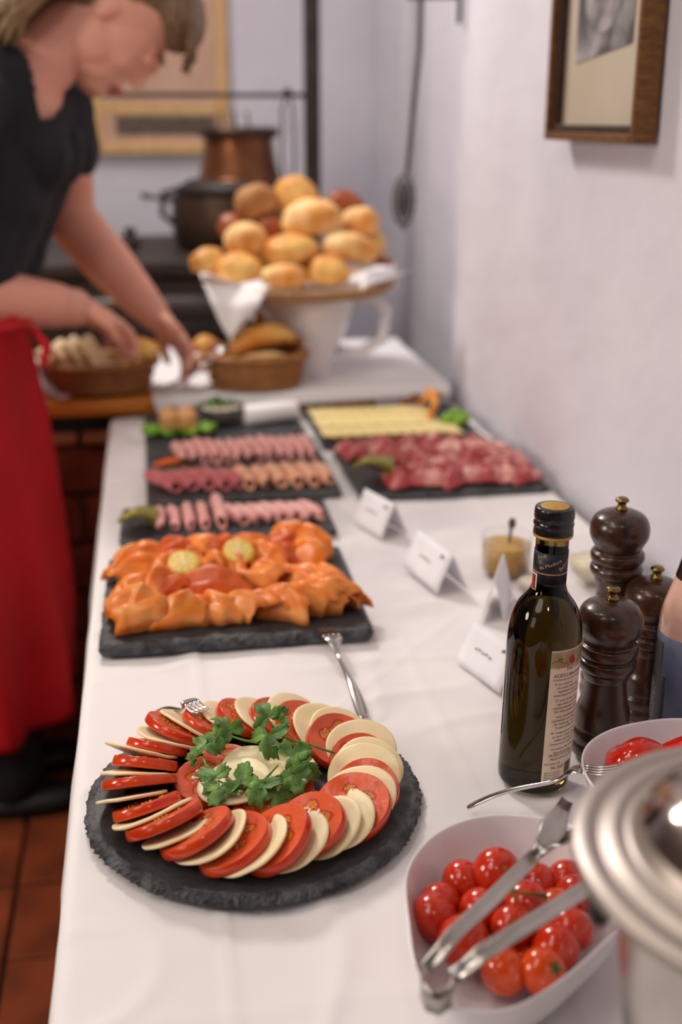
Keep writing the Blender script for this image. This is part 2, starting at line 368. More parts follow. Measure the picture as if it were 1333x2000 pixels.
# ============================================================ TABLE + CLOTH
tb = empty('buffet_table', (0.27, 1.25, 0)); tag(tb, 'long buffet table hidden beneath the white tablecloth along the wall', 'table')
boxo('table_top', (0, 0, 0.722), (0.725, 2.06, 0.03), M['tablewood'], tb)
for sx in (-1, 1):
    for sy in (-1, 1): boxo('leg', (sx * 0.32, sy * 0.96, 0.353), (0.05, 0.05, 0.706), M['tablewood'], tb)
X0, X1, Y0, Y1 = -0.096, 0.632, 0.20, 2.285
def seg_d(px, py, a, b):
    ax, ay = a; bx, by = b; dx, dy = bx - ax, by - ay; t = max(0, min(1, ((px - ax) * dx + (py - ay) * dy) / (dx * dx + dy * dy)))
    return sqrt((px - ax - t * dx) ** 2 + (py - ay - t * dy) ** 2)
creases = [((0.068, 0.70), (0.215, 0.52)), ((0.16, 1.02), (0.42, 1.30)), ((0.03, 0.2), (0.03, 2.28)), ((0.27, 0.2), (0.27, 2.28)), ((-.09, 0.62), (.63, 0.62)), ((-.09, 1.12), (.63, 1.12)), ((-.09, 1.62), (.63, 1.62)), ((0.50, 0.2), (0.50, 2.28))]
slateflat = [((-0.077, 1.175), (0.238, 1.455)), ((-0.06, 1.52), (0.255, 1.69)), ((-0.022, 1.69), (0.288, 2.04)), ((0.30, 1.65), (0.625, 1.95)), ((0.29, 1.98), (0.615, 2.27))]
def topz(x, y):
    z = 0.0
    for a, b in creases: z += 0.0016 * math.exp(-(seg_d(x, y, a, b) / 0.0030) ** 2)
    b = 0.5 + noise.noise(Vector((x * 7 + 3, y * 4.5, 0))); f = 1 - abs(noise.noise(Vector((x * 9 + y * 5, y * 7 - x * 4, 4)))) * 3
    g = 1 - abs(noise.noise(Vector((x * 5 - y * 6, y * 5 + x * 3, 14)))) * 5
    return T + 0.0022 + z - 0.0052 * max(0, min(1, b)) + 0.0016 * max(0, f) * max(0, min(1, b)) + 0.0045 * max(0, g) ** 2 * max(0, min(1, b))
bm = bmesh.new()
NX, NY = 120, 330; side = 16; DROP = 0.50
def cloth_fn(i, j):
    # i index over [-side .. NX], j over [0..NY]
    y = Y0 + (Y1 - Y0) * j / NY
    if i >= 0:
        x = X0 + 0.012 + (X1 - X0 - 0.012) * i / NX; return (x, y, topz(x, y) - 0.0015)
    k = -i
    wob = 0.010 * sin(y * 17) + 0.006 * sin(y * 41 + 1) + 0.006 * noise.noise(Vector((y * 8, 0, 2)))
    if k <= 4:
        a = k / 4 * pi / 2; r = 0.012
        return (X0 + 0.012 - r * sin(a), y, topz(X0, y) - 0.0015 - r * (1 - cos(a)))
    d = (k - 4) / (side - 4)
    return (X0 - (0.004 + 0.035 * d) * 1 * (0.6 + 0.4 * d) + wob * min(1, d * 3) - 0.006 * d, y, T - 0.0125 - DROP * d)
V = {}
for i in range(-side, NX + 1):
    for j in range(NY + 1): V[i, j] = bm.verts.new(cloth_fn(i, j))
for i in range(-side, NX):
    for j in range(NY): bm.faces.new((V[i, j], V[i + 1, j], V[i + 1, j + 1], V[i, j + 1]))
# hem at the camera end and the far end
for jj, sgn in ((0, -1), (NY, 1)):
    prev = {i: V[i, jj] for i in range(0, NX + 1)}
    for k in range(1, 9):
        cur = {i: bm.verts.new((V[i, jj].co.x, V[i, jj].co.y + sgn * (0.010 + 0.002 * k), V[i, jj].co.z - 0.02 - (k - 1) * (0.05 if sgn < 0 else 0.02))) for i in range(0, NX + 1)}
        for i in range(0, NX): bm.faces.new((prev[i], prev[i + 1], cur[i + 1], cur[i]))
        prev = cur
tc = obj('tablecloth', bm, M['cloth']); tag(tc, 'white cotton tablecloth with ironed creases draped over the long buffet table', 'tablecloth')

# ============================================================ SLATES
def slate(name, label, outline, z0, th, rough=0.004, seed=0):
    """outline: list of (x,y) about 200 points; chipped edge"""
    n = len(outline); cx = sum(p[0] for p in outline) / n; cy = sum(p[1] for p in outline) / n
    bm = bmesh.new(); layers = []
    spec = [(-0.0035, 0.0), (-0.0005, 0.22), (0.0, 0.5), (-0.001, 0.75), (-0.0045, 0.94), (-0.009, 1.0)]
    for li, (ins, zt) in enumerate(spec):
        ring = []
        for k, (x, y) in enumerate(outline):
            d = Vector((x - cx, y - cy)); dn = d.normalized()
            a = noise.noise(Vector((x * 70, y * 70, seed + li * 1.7))) * rough * 0.42 + noise.noise(Vector((x * 260, y * 260, seed + li * 4))) * rough * 0.62
            if li == 0: a *= 0.3
            if li == 5: a *= 0.8
            p = Vector((x, y)) + dn * (ins + a * (1 if 0 < li else 0.5))
            ring.append(bm.verts.new((p.x - cx, p.y - cy, zt * th + (0.0006 * noise.noise(Vector((x * 90, y * 90, li))) if 0 < li < 5 else 0))))
        layers.append(ring)
    for li, (a, b) in enumerate(zip(layers, layers[1:])):
        for k in range(n):
            f = bm.faces.new((a[k], a[(k + 1) % n], b[(k + 1) % n], b[k])); f.material_index = 1
            f.smooth = False
    bm.faces.new(layers[0][::-1]); bm.faces.new(layers[-1])
    o = obj(name, bm, [M['slate'], M['slate_edge']], smooth=False, loc=(cx, cy, z0)); tag(o, label, 'slate platter'); return o
def rrect(x0, x1, y0, y1, r=0.008, n=60, skew=0.0):
    pts = []; w, h = x1 - x0, y1 - y0; per = []
    def line(a, b, k): return [(a[0] + (b[0] - a[0]) * i / k, a[1] + (b[1] - a[1]) * i / k) for i in range(k)]
    cs = [(x1 - r, y0 + r, -pi / 2), (x1 - r, y1 - r, 0), (x0 + r, y1 - r, pi / 2), (x0 + r, y0 + r, pi)]
    for q, (cx, cy, a0) in enumerate(cs):
        arc = [(cx + r * cos(a0 + pi / 2 * i / 5), cy + r * sin(a0 + pi / 2 * i / 5)) for i in range(6)]
        nx_ = cs[(q + 1) % 4]; nxt = (nx_[0] + r * cos(nx_[2]), nx_[1] + r * sin(nx_[2]))
        pts += arc[:-1] + line(arc[-1], nxt, n)
    cx = (x0 + x1) / 2; cy = (y0 + y1) / 2
    return [(cx + (x - cx) * cos(skew) - (y - cy) * sin(skew), cy + (x - cx) * sin(skew) + (y - cy) * cos(skew)) for x, y in pts]
PC = (0.0675, 0.866)
slate('round_slate_platter', 'round black slate platter with chipped rim under the tomato and cheese ring',
      [(PC[0] + 0.1480 * cos(2 * pi * i / 420), PC[1] + 0.1480 * sin(2 * pi * i / 420)) for i in range(420)], TT, 0.0105, 0.0055, 1)
PZ = TT + 0.0105
slate('slate_platter', 'thick square slate slab carrying the orange smoked salmon', rrect(-0.0775, 0.239, 1.172, 1.452, 0.008, skew=radians(-1.0)), TT, 0.0155, 0.0035, 4)
SZ = TT + 0.0155
slate('slate_platter', 'narrow slate slab with the single row of ham rolls, just behind the salmon', rrect(-0.062, 0.252, 1.525, 1.675, 0.005, skew=radians(-.8)), TT, 0.009, 0.003, 7)
slate('slate_platter', 'slate slab with two rows of pink ham rolls, left and middle of the buffet', rrect(-0.023, 0.289, 1.700, 2.045, 0.005), TT, 0.009, 0.003, 9)
slate('slate_platter', 'farthest left slate slab with terrine, dip bowl and cheese log', rrect(-0.024, 0.282, 2.058, 2.275, 0.005), TT, 0.009, 0.003, 11)
slate('slate_platter', 'slate slab by the wall under rows of yellow sliced cheese', rrect(0.298, 0.612, 1.985, 2.268, 0.005), TT, 0.009, 0.003, 13)
slate('slate_platter', 'slate slab by the wall under the crumpled dry-cured ham', rrect(0.312, 0.629, 1.668, 1.958, 0.005), TT, 0.009, 0.003, 15)
HZ = TT + 0.009

# ============================================================ TOMATO + CHEESE RING
def slice_mesh(r, th, kind, seed, wavy=0.0):
    bm = bmesh.new(); n = 40; rnd = random.Random(seed)
    a1, a2 = rnd.uniform(0, 6), rnd.uniform(0, 6)
    def rr(t): return r * (1 + 0.03 * sin(2 * t + a1) + 0.02 * sin(3 * t + a2))
    fr = [0.25, 0.5, 0.75, 0.93] if kind == 'c' else [0.25, 0.5, 0.8, 0.95]
    bul = 0.0 if kind == 'c' else 0.10
    prof = [(f, th / 2) for f in fr] + ([(0.985, th * 0.36), (1.0, 0.0), (0.985, -th * 0.36)] if kind == 'c' else
            [(0.962, th * 0.497), (0.972, th * 0.46), (1.0, th * .05), (1.01, -th * 0.35), (0.99, -th * 0.48)]) + [(f, -th / 2) for f in fr[::-1]]
    def wob(x, y): return wavy * (sin(x / r * 2.1 + a1) * 0.6 + 0.6 * sin((x + y) / r * 1.7 + a2)) + (0.0006 * noise.noise(Vector((x * 80, y * 80, seed))) if kind == 'c' else 0)
    top = bm.verts.new((0, 0, th / 2 + wob(0, 0))); bot = bm.verts.new((0, 0, -th / 2 + wob(0, 0)))
    rings = []
    for f, z in prof:
        ring = []
        for i in range(n):
            t = 2 * pi * i / n; x, y = rr(t) * f * cos(t), rr(t) * f * sin(t); ring.append(bm.verts.new((x, y, z + wob(x, y))))
        rings.append(ring)
    for i in range(n):
        bm.faces.new((top, rings[0][i], rings[0][(i + 1) % n])); bm.faces.new((bot, rings[-1][(i + 1) % n], rings[-1][i]))
    nr = len(rings)
    for q, (a, b) in enumerate(zip(rings, rings[1:])):
        for i in range(n):
            f = bm.faces.new((a[i], b[i], b[(i + 1) % n], a[(i + 1) % n]))
            if kind == 't' and 4 <= q <= nr - 5: f.material_index = 1
    bmesh.ops.recalc_face_normals(bm, faces=bm.faces[:])
    me = bpy.data.meshes.new('tomato_slice' if kind == 't' else 'cheese_slice')
    for f in bm.faces: f.smooth = True
    bm.to_mesh(me); bm.free()
    if kind == 't': me.materials.append(M['tom_face']); me.materials.append(M['tom_skin'])
    else: me.materials.append(M['cheese'])
    return me
T_ME = [slice_mesh(0.0285 + 0.0012 * k, 0.0082 + 0.0010 * (k % 3), 't', k) for k in range(5)]
C_ME = [slice_mesh(0.0315 + 0.0009 * k, 0.0031, 'c', 20 + k, 0.0011 + 0.0006 * k) for k in range(5)]
bm = bmesh.new()
for s in range(34):
    a = s * 2 * pi / 34 * 1.0 + 0.2 * sin(s * 3); rad = 0.0150 + 0.0022 * sin(s * 2.4)
    if cos(5 * a) < 0.0: continue
    ell(bm, (rad * cos(a), rad * sin(a), 0.0), (0.0016, 0.0010, 0.0008), Matrix.Rotation(s * 1.3, 3, 'Z'), 8, 5)
me_seed = bpy.data.meshes.new('seed_cluster'); [setattr(f, 'smooth', True) for f in bm.faces]; bm.to_mesh(me_seed); bm.free(); me_seed.materials.append(M['seed'])
def clock(th):
    """angle (math, 0=+x) -> clock words, far side of the platter is twelve"""
    h = ((pi / 2 - th) / (2 * pi) * 12) % 12; hh = int(h); mm = int(round((h - hh) * 60 / 5.0)) * 5
    if mm == 60: hh += 1; mm = 0
    H = ['twelve', 'one', 'two', 'three', 'four', 'five', 'six', 'seven', 'eight', 'nine', 'ten', 'eleven']
    W_ = {0: '', 5: 'five past ', 10: 'ten past ', 15: 'quarter past ', 20: 'twenty past ', 25: 'twenty-five past ', 30: 'half past ', 35: 'twenty-five to ', 40: 'twenty to ', 45: 'quarter to ', 50: 'ten to ', 55: 'five to '}
    return W_[mm] + H[(hh + (mm > 30)) % 12] + (" o'clock" if mm == 0 else '')
seq = 'TCTCTCTCCTCTCCTCTCCTCTCTCTCTCTCTCTCTCTC'
n = len(seq); ang = pi / 2 + 0.30; used = set()
wt = {'T': 1.15, 'C': 0.86}; tot = sum(wt[c] for c in seq)
for k, ch in enumerate(seq):
    th = ang; ang -= 2 * pi * wt[ch] / tot
    me = random.choice((T_ME if sin(th) > -.5 else T_ME[3:]) if ch == 'T' else C_ME)
    o = bpy.data.objects.new('tomato_slice' if ch == 'T' else 'cheese_slice', me); COL.objects.link(o)
    RR = 0.1000 + (0.003 if ch == 'C' else 0.0) + random.uniform(-.0055, .0045)
    if pi / 2 < (th % (2 * pi)) < 1.5 * pi: RR += 0.001
    r = max(v.co.x for v in me.vertices)
    tilt = radians(random.uniform(23, 31) + (5 if cos(th) < -0.3 else 0))
    # normal leans clockwise
    thj = th + random.uniform(-.16, .16); rad = Vector((cos(thj), sin(thj), 0)); tan = Vector((sin(thj), -cos(thj), 0))
    nrm = (Vector((0, 0, cos(tilt))) + tan * sin(tilt)).normalized()
    yax = nrm.cross(rad).normalized()
    zc = PZ + (r - 0.002) * sin(tilt) + (0.0022 if ch == 'T' else 0.0006)
    spin = random.uniform(0, 6.28)
    R = Matrix((rad, yax, nrm)).transposed() @ Matrix.Rotation(spin, 3, 'Z')
    o.matrix_world = Matrix.Translation((PC[0] - 0.002 + RR * cos(th), PC[1] + 0.003 + RR * sin(th), zc)) @ R.to_4x4()
    cl = clock(th)
    what = 'red tomato slice' if ch == 'T' else 'pale round cheese slice'
    tag(o, '%s leaning in the ring where a clock shows %s' % (what, cl), 'tomato slice' if ch == 'T' else 'cheese slice',
        'tomato slices in the ring' if ch == 'T' else 'cheese slices in the ring')
    if ch == 'T':
        s = bpy.data.objects.new('seed_cluster', me_seed); COL.objects.link(s); s.parent = o
        s.location = (0, 0, me.vertices[0].co.z + .0002)
# middle of the ring
def flat_slice(me, name, x, y, z, rx, ry, label, cat):
    o = bpy.data.objects.new(name, me); COL.objects.link(o); o.location = (x, y, z); o.rotation_euler = (rx, ry, random.uniform(0, 6)); tag(o, label, cat)
    return o
flat_slice(T_ME[1], 'tomato_slice', 0.044, 0.895, PZ + 0.008, 0.12, 0.1, 'tomato slice lying inside the ring, at its far left under the parsley', 'tomato slice')
flat_slice(T_ME[2], 'tomato_slice', 0.028, 0.872, PZ + 0.009, 0.1, 0.15, 'tomato slice lying inside the ring, nearest to the left slices', 'tomato slice')
flat_slice(T_ME[0], 'tomato_slice', 0.092, 0.856, PZ + 0.0052, 0.0, 0.02, 'tomato slice lying inside the ring, right and beneath the cheese', 'tomato slice')
flat_slice(T_ME[3], 'tomato_slice', 0.075, 0.835, PZ + 0.0052, 0.0, 0.0, 'tomato slice inside the ring, under the parsley nearest the camera', 'tomato slice')
flat_slice(C_ME[1], 'cheese_slice', 0.050, 0.857, PZ + 0.0165, 0.1, -0.1, 'cheese slice inside the ring, left one of the two in front', 'cheese slice')
flat_slice(C_ME[0], 'cheese_slice', 0.070, 0.872, PZ + 0.0205, 0.08, 0.02, 'cheese slice inside the ring, topmost under the tall parsley sprig', 'cheese slice')
flat_slice(C_ME[2], 'cheese_slice', 0.092, 0.872, PZ + 0.0150, 0.0, 0.12, 'cheese slice inside the ring, right one partly under its neighbour', 'cheese slice')

# ------------------------------------------------------------ parsley
def parsley_leaf_mesh(seed):
    rnd = random.Random(seed); bm = bmesh.new(); n = 96; K = 5; base = 0.0165; out = []
    for i in range(n + 1):
        t = -pi * 0.86 + 2 * pi * 0.86 * i / n
        main = max(0, cos(t * 1.72)) if abs(t) < 0.91 else max(0, cos((abs(t) - 1.75) * 1.9))
        lob = 0.34 + (0.66 if abs(t) < 0.91 else 0.54) * main ** 0.8
        q_ = (abs(t) * 2.3 + .15) % 1.0; teeth = 1 + 0.24 * (q_ if q_ < .8 else (1 - q_) * 4) - .1 + 0.04 * sin(t * 31)
        out.append((t, base * lob * teeth))
    def zf(x, y):
        rr = sqrt(x * x + y * y); t = atan2(y, x)
        return -rr * rr * 11 + rr * 0.16 * abs(sin(t * 1.72)) + 0.0022 * sin(x * 260 + seed * 2) * rr / base + 0.0016 * sin(y * 330 + seed)
    c = bm.verts.new((0, 0, 0)); R_ = []
    for k in range(1, K + 1):
        f = k / K; R_.append([bm.verts.new((r_ * f * cos(t), r_ * f * sin(t), zf(r_ * f * cos(t), r_ * f * sin(t)))) for t, r_ in out])
    for i in range(n): bm.faces.new((c, R_[0][i], R_[0][i + 1]))
    for a, b in zip(R_, R_[1:]):
        for i in range(n): bm.faces.new((a[i], b[i], b[i + 1], a[i + 1]))
    me = bpy.data.meshes.new('leaf'); [setattr(f, 'smooth', True) for f in bm.faces]; bm.to_mesh(me); bm.free(); me.materials.append(M['parsley']); return me
LEAF = [parsley_leaf_mesh(i) for i in range(4)]
def sprig(label, stems, leaves):
    root = empty('parsley_sprig', stems[0][0]); org = Vector(stems[0][0]); tag(root, label, 'parsley')
    bm = bmesh.new()
    for s in stems: tube(bm, [Vector(p) - org for p in s], [0.0011] * (len(s) - 1) + [0.0007], 8)
    obj('stem', bm, M['stem'], root)
    for (p, yaw, pitch, roll, sc) in leaves:
        l = bpy.data.objects.new('leaf', random.choice(LEAF)); COL.objects.link(l); l.parent = root
        l.location = Vector(p) - org; l.rotation_euler = (Matrix.Rotation(random.uniform(.25, .85), 3, 'X') @ Matrix.Rotation(random.uniform(-.45, .45), 3, 'Y') @ Matrix.Rotation(yaw, 3, 'Z')).to_euler(); l.scale = (sc * .98,) * 3; solid(l, 0.0004)
zP = PZ + 0.027
sprig('parsley sprig with a long stem pointing right across the cheese', [[(0.142, 0.877, PZ + .024), (0.118, 0.884, zP + .005), (0.098, 0.893, zP + .008), (0.088, 0.910, zP + .016)], [(0.120, 0.883, zP + .005), (0.095, 0.885, zP + .006), (0.085, 0.880, zP + .008)]],
      [((0.086, 0.916, zP + .018), 2.0, -0.2, 0.35, 1.15), ((0.096, 0.916, zP + .017), 0.9, 0.2, 0.5, 0.8), ((0.084, 0.892, zP + .013), -1.6, 0.75, 0.0, 1.35), ])
sprig('parsley sprig lying at the far left of the slate centre', [[(0.080, 0.892, zP + .004), (0.062, 0.898, zP + .006), (0.048, 0.902, zP + .010), (0.026, 0.893, zP + .006)], [(0.023, 0.884, zP + .004), (0.026, 0.868, zP + .002), (0.038, 0.856, zP - .004)]],
      [((0.050, 0.908, zP + .012), 2.3, -0.1, 0.3, 1.25), ((0.038, 0.903, zP + .010), 3.1, 0.1, 0.3, 1.1), ((0.026, 0.892, zP + .008), -2.5, 0.3, 0.0, 1.1), ((0.017, 0.882, zP + .002), 2.6, 0.1, 0, 0.6)])
sprig('bushy parsley sprig along the near side of the slate centre', [[(0.030, 0.842, PZ + .016), (0.050, 0.836, PZ + .022), (0.075, 0.842, PZ + .026), (0.105, 0.850, PZ + .026)], [(0.075, 0.842, PZ + .026), (0.088, 0.856, PZ + .03)], [(0.05, 0.836, PZ + .022), (0.035, 0.85, PZ + .024)]],
      [((0.032, 0.850, PZ + .026), 2.4, 0.1, 0.2, 1.15), ((0.036, 0.838, PZ + .024), -2.0, 0.4, 0, 1.15), ((0.055, 0.838, PZ + .028), 1.4, 0.2, 0.3, 1.3),        ((0.070, 0.834, PZ + .028), -1.9, 0.6, 0.1, 1.35), ((0.100, 0.862, PZ + .034), 0.3, 0.5, 0.2, 1.2), ((0.108, 0.852, PZ + .030), -0.6, 0.6, 0.2, 1.2), ((0.100, 0.840, PZ + .028), -1.4, 0.8, 0, 1.1), ((0.085, 0.828, PZ + .020), -1.6, 0.5, 0, 1.2), ])

# ============================================================ FORKS
def fork(label, A, B, up=(0, 0, 1), k=None, tines=4, arch=0.012):
    """handle end A, tine tips B"""
    A = Vector(A); B = Vector(B); L = (B - A).length; x = (B - A).normalized(); up = Vector(up); y = up.cross(x).normalized(); z = x.cross(y)
    root = empty('fork'); root.matrix_world = Matrix.Translation(A) @ Matrix((x, y, z)).transposed().to_4x4(); tag(root, label, 'fork')
    k = k or L / 0.19
    def zc(s):  # s 0..1 along
        return (arch * (0.6 * sin(min(1, s / 0.62) * pi)) - 0.0 + (arch * 0.9 * math.exp(-((s - 0.74) / 0.11) ** 2)))
    bm = bmesh.new(); rings = []
    st = [(0, .0035), (.01, .0062), (.05, .0078), (.15, .0072), (.3, .0050), (.45, .0036), (.58, .0026), (.64, .0028), (.68, .0055), (.71, .0095), (.75, .0118), (.79, .0122)]
    for s, w in st:
        w *= k; th = (0.0016 if s < .6 else 0.0011)
        c = zc(s); rings.append([bm.verts.new((s * L, a * w, c + b * th)) for a, b in [(-1, 0), (-.6, 1), (0, 1.25), (.6, 1), (1, 0), (.6, -1), (0, -1.2), (-.6, -1)]])
    for a, b in zip(rings, rings[1:]):
        for i in range(8): bm.faces.new((a[i], a[(i + 1) % 8], b[(i + 1) % 8], b[i]))
    bm.faces.new(rings[0][::-1]); bm.faces.new(rings[-1])
    bmesh.ops.recalc_face_normals(bm, faces=bm.faces[:])
    subs(obj('handle', bm, M['steel'], root), 1)
    for q in range(tines):
        yy = (q - (tines - 1) / 2) * 0.0205 * k / tines * 1.12
        bm = bmesh.new(); P = []; Rr = []
        for s in [.785, .82, .87, .92, .97, 1.0]:
            P.append((s * L, yy * (1 - 0.05 * s), zc(s) + 0.0)); Rr.append((0.0019 if s < .95 else 0.0014 if s < 1 else .0007) * k)
        tube(bm, P, Rr, 8, flat=(0.6, (0, 0, 1))); obj('tine', bm, M['steel'], root)
    return root
fork('steel fork leaning from the salmon slate down to the tomato ring', (0.190, 0.988, 0.7555), (0.179, 1.182, SZ + 0.002), arch=0.014)
fork('steel fork lying beside the bottle with tines on the white pepper bowl', (0.250, 0.818, 0.7570), (0.360, 0.757, 0.8235), arch=0.010)
fork('steel fork tucked behind the ring, only its tines over the tomato slices', (-0.022, 1.022, 0.7575), (0.030, 0.960, 0.795), k=.95, arch=0.014, up=(0, .2, 1))

# ============================================================ BALSAMIC BOTTLE
BX, BY = 0.325, 0.862
bottle = empty('vinegar_bottle', (BX, BY, TT)); bottle.rotation_euler = (0, radians(1.0), 0)
tag(bottle, 'dark green balsamic vinegar bottle with black cap and cream text label', 'bottle')
R = 0.0325
bp_ = [(0, 0.004), (0.02, 0.002), (0.028, 0.0), (0.0315, 0.003), (R, 0.010), (R, 0.03), (R, 0.10), (R + .0005, 0.135), (R, 0.150), (0.0305, 0.163), (0.0262, 0.174), (0.0205, 0.182), (0.0162, 0.189), (0.0146, 0.198), (0.0143, 0.215), (0.0142, 0.245), (0, 0.245)]
bm = bmesh.new(); lathe(bm, smoothprof(bp_[:-1], 4) + [bp_[-1]], 72); obj('glass_body', bm, M['oilglass'], bottle)
bm = bmesh.new(); lathe(bm, smoothprof([(0.0165, 0.2405), (0.0172, 0.2420), (0.0168, 0.2470), (0.0174, 0.2500), (0.0166, 0.2530), (0.0173, 0.2560), (0.0170, 0.2620), (0.0160, 0.2645), (0.0125, 0.2652)], 4) + [(0, 0.2652)], 56); cap = obj('cap', bm, M['blackcap'], bottle)
bm = bmesh.new(); lathe(bm, [(0, 0.2652), (0.0118, 0.2654), (0.0124, 0.2650), (0, 0.2645)], 48); obj('gold_disc', bm, M['gold'], cap)
bm = bmesh.new(); lathe(bm, [(0.0145, 0.2380), (0.0168, 0.2385), (0.0174, 0.2400), (0.0168, 0.2412), (0.0145, 0.2412)], 56); obj('seal_ring', bm, M['gold'], bottle)
def wrap(bm, rad, z0, z1, a0, a1, n=40, th=0.0003):
    def fn(u, v):
        a = a0 + (a1 - a0) * u; return (rad * cos(a), rad * sin(a), z0 + (z1 - z0) * v)
    grid(bm, n, 2, fn)
bm = bmesh.new(); lathe(bm, [(0.0143, 0.1975), (0.01485, 0.1975), (0.01475, 0.2260), (0.0143, 0.2260)], 56); nl = obj('neck_label', bm, M['navy'], bottle)
bm = bmesh.new(); lathe(bm, [(0.0148, 0.2070), (0.01492, 0.2070), (0.01492, 0.2078), (0.0148, 0.2078)], 56); obj('gold_line', bm, M['gold_ink'], nl)
FONT = None
def text_mesh(txt, size):
    c = bpy.data.curves.new('t', 'FONT'); c.body = txt; c.size = size; c.resolution_u = 2; c.align_x = 'LEFT'
    o = bpy.data.objects.new('t', c); COL.objects.link(o)
    dg = bpy.context.evaluated_depsgraph_get(); me = bpy.data.meshes.new_from_object(o.evaluated_get(dg))
    bpy.data.objects.remove(o); bpy.data.curves.remove(c); return me
def text_to(bm, txt, size, fn, align='L', rot=0):
    me = text_mesh(txt, size); xs = [v.co.x for v in me.vertices]; w = max(xs) if xs else 0
    off = -w if align == 'R' else (-w / 2 if align == 'C' else 0)
    vs = [bm.verts.new(fn((v.co.x + off) * cos(rot) - v.co.y * sin(rot), (v.co.x + off) * sin(rot) + v.co.y * cos(rot))) for v in me.vertices]
    for p in me.polygons:
        try: bm.faces.new([vs[i] for i in p.vertices])
        except ValueError: pass
    bpy.data.meshes.remove(me); return w
# angle toward the camera
ca = atan2(-BY, -BX)
def cyl(rad, ac, z0): return lambda x, y: (rad * cos(ac + x / rad), rad * sin(ac + x / rad), z0 + y)
bm = bmesh.new()
text_to(bm, 'Fine', 0.0050, cyl(0.0151, ca - 0.75, 0.2195), rot=0.45)
text_to(bm, 'de Modena', 0.0048, cyl(0.0151, ca - 0.62, 0.2105), rot=0.42)
text_to(bm, 'Balsamo', 0.0050, cyl(0.0151, ca + 0.62, 0.2105), rot=0.7)
obj('lettering', bm, M['gold_ink'], nl, smooth=False)
bm = bmesh.new(); wrap(bm, 0.01505, 0.1905, 0.2060, ca - 1.35, ca - 0.78, 14); rl = obj('red_sticker', bm, M['card'], bottle)
bm = bmesh.new(); wrap(bm, 0.0152, 0.1917, 0.2048, ca - 1.26, ca - 0.87, 12); obj('sticker_print', bm, M['redlabel'], rl)
LA0, LA1 = ca + 0.22, ca + 1.95
bm = bmesh.new(); wrap(bm, R + 0.0004, 0.0155, 0.1445, LA0, LA1, 50); bl = obj('back_label', bm, M['paper'], bottle)
lr = R + 0.0006; bm = bmesh.new()
def ltxt(t, size, z, x=0.0015, al='L', rot=0): text_to(bm, t, size, cyl(lr, LA0 + x / lr, z), al, rot)
ltxt('FINE IT VIVO DI ACE', 0.0036, 0.1250, 0.016)
ltxt('ACETO BALSAMICO DI MODENA', 0.0044, 0.1190, 0.0035)
ltxt('Condimento de Aceto balsamico di Modena', 0.0026, 0.1158, 0.003)
rl_ = ['di uve, mosto di', 'vino cotto. Acidita 6%', 'Ingredienti: aceto di vino', 'Aceto Balsamico di Modena', 'IT: aceto di vino, mosto', 'Ingredients: wine vinegar', 'concentrated grape must', 'EN: Wine vinegar, cooked', 'must. Contains sulphites', 'Ingredients: wine vinegar', 'DE: Weinessig, Traubenmost', 'Traubenmostkonzentrat', 'FR: Vinaigre de vin, mout', 'de raisin. Contient des', 'sulfites naturels. Conserver', 'Conservare in luogo fresco', 'ed asciutto. Puo formare', 'deposito naturale']
z = 0.1115
for i, t in enumerate(rl_):
    ltxt(t, 0.0029, z, 0.005 + 0.004 * ((i * 7) % 3) / 2); z -= 0.0037 if i % 4 != 3 else 0.0050
ltxt('PRODOTTO E IMBOTTIGLIATO', 0.0032, 0.0405, 0.005); ltxt('PRODOTTO IN ITALIA', 0.0030, 0.0368, 0.007)
ltxt('Best before end', 0.0024, 0.0325, 0.002); ltxt('04. 2023', 0.0042, 0.0275, 0.008)
for i in range(6): ltxt('500 ml e 16.9 fl oz', 0.0022, 0.0235 - i * 0.0024, 0.002)
obj('lettering', bm, M['ink'], bl, smooth=False)
bm = bmesh.new()   # winged scroll, rosette and bar code at the label head and foot
for k in range(7): ell(bm, cyl(lr, LA0 + (0.002 + k * 0.0022) / lr, 0.1335 + 0.0015 * sin(k * 0.9))(0, 0), (0.0007, 0.0007, 0.0004), None, 6, 4)
for k in range(2): ell(bm, cyl(lr, LA0 + (0.0075 + k * 0.0022) / lr, 0.1365)(0, 0), (0.0008, 0.0008, 0.0009), None, 8, 5)
for k in range(9):
    wrap(bm, lr, 0.018, 0.031, LA0 + (0.024 + k * 0.0011) / lr, LA0 + (0.0246 + k * 0.0011) / lr, 1)
obj('printed_marks', bm, M['ink'], bl)
bm = bmesh.new(); ell(bm, cyl(R, LA0 + 0.021 / lr, 0.1345)(0, 0), (0.0030, 0.0030, 0.0042), None, 14, 8); obj('crest', bm, M['redlabel'], bl)
# front label seen edge-on at the left
bm = bmesh.new(); wrap(bm, R + 0.0004, 0.045, 0.125, ca - 2.9, ca - 1.32, 30); obj('front_label', bm, M['paper'], bottle)

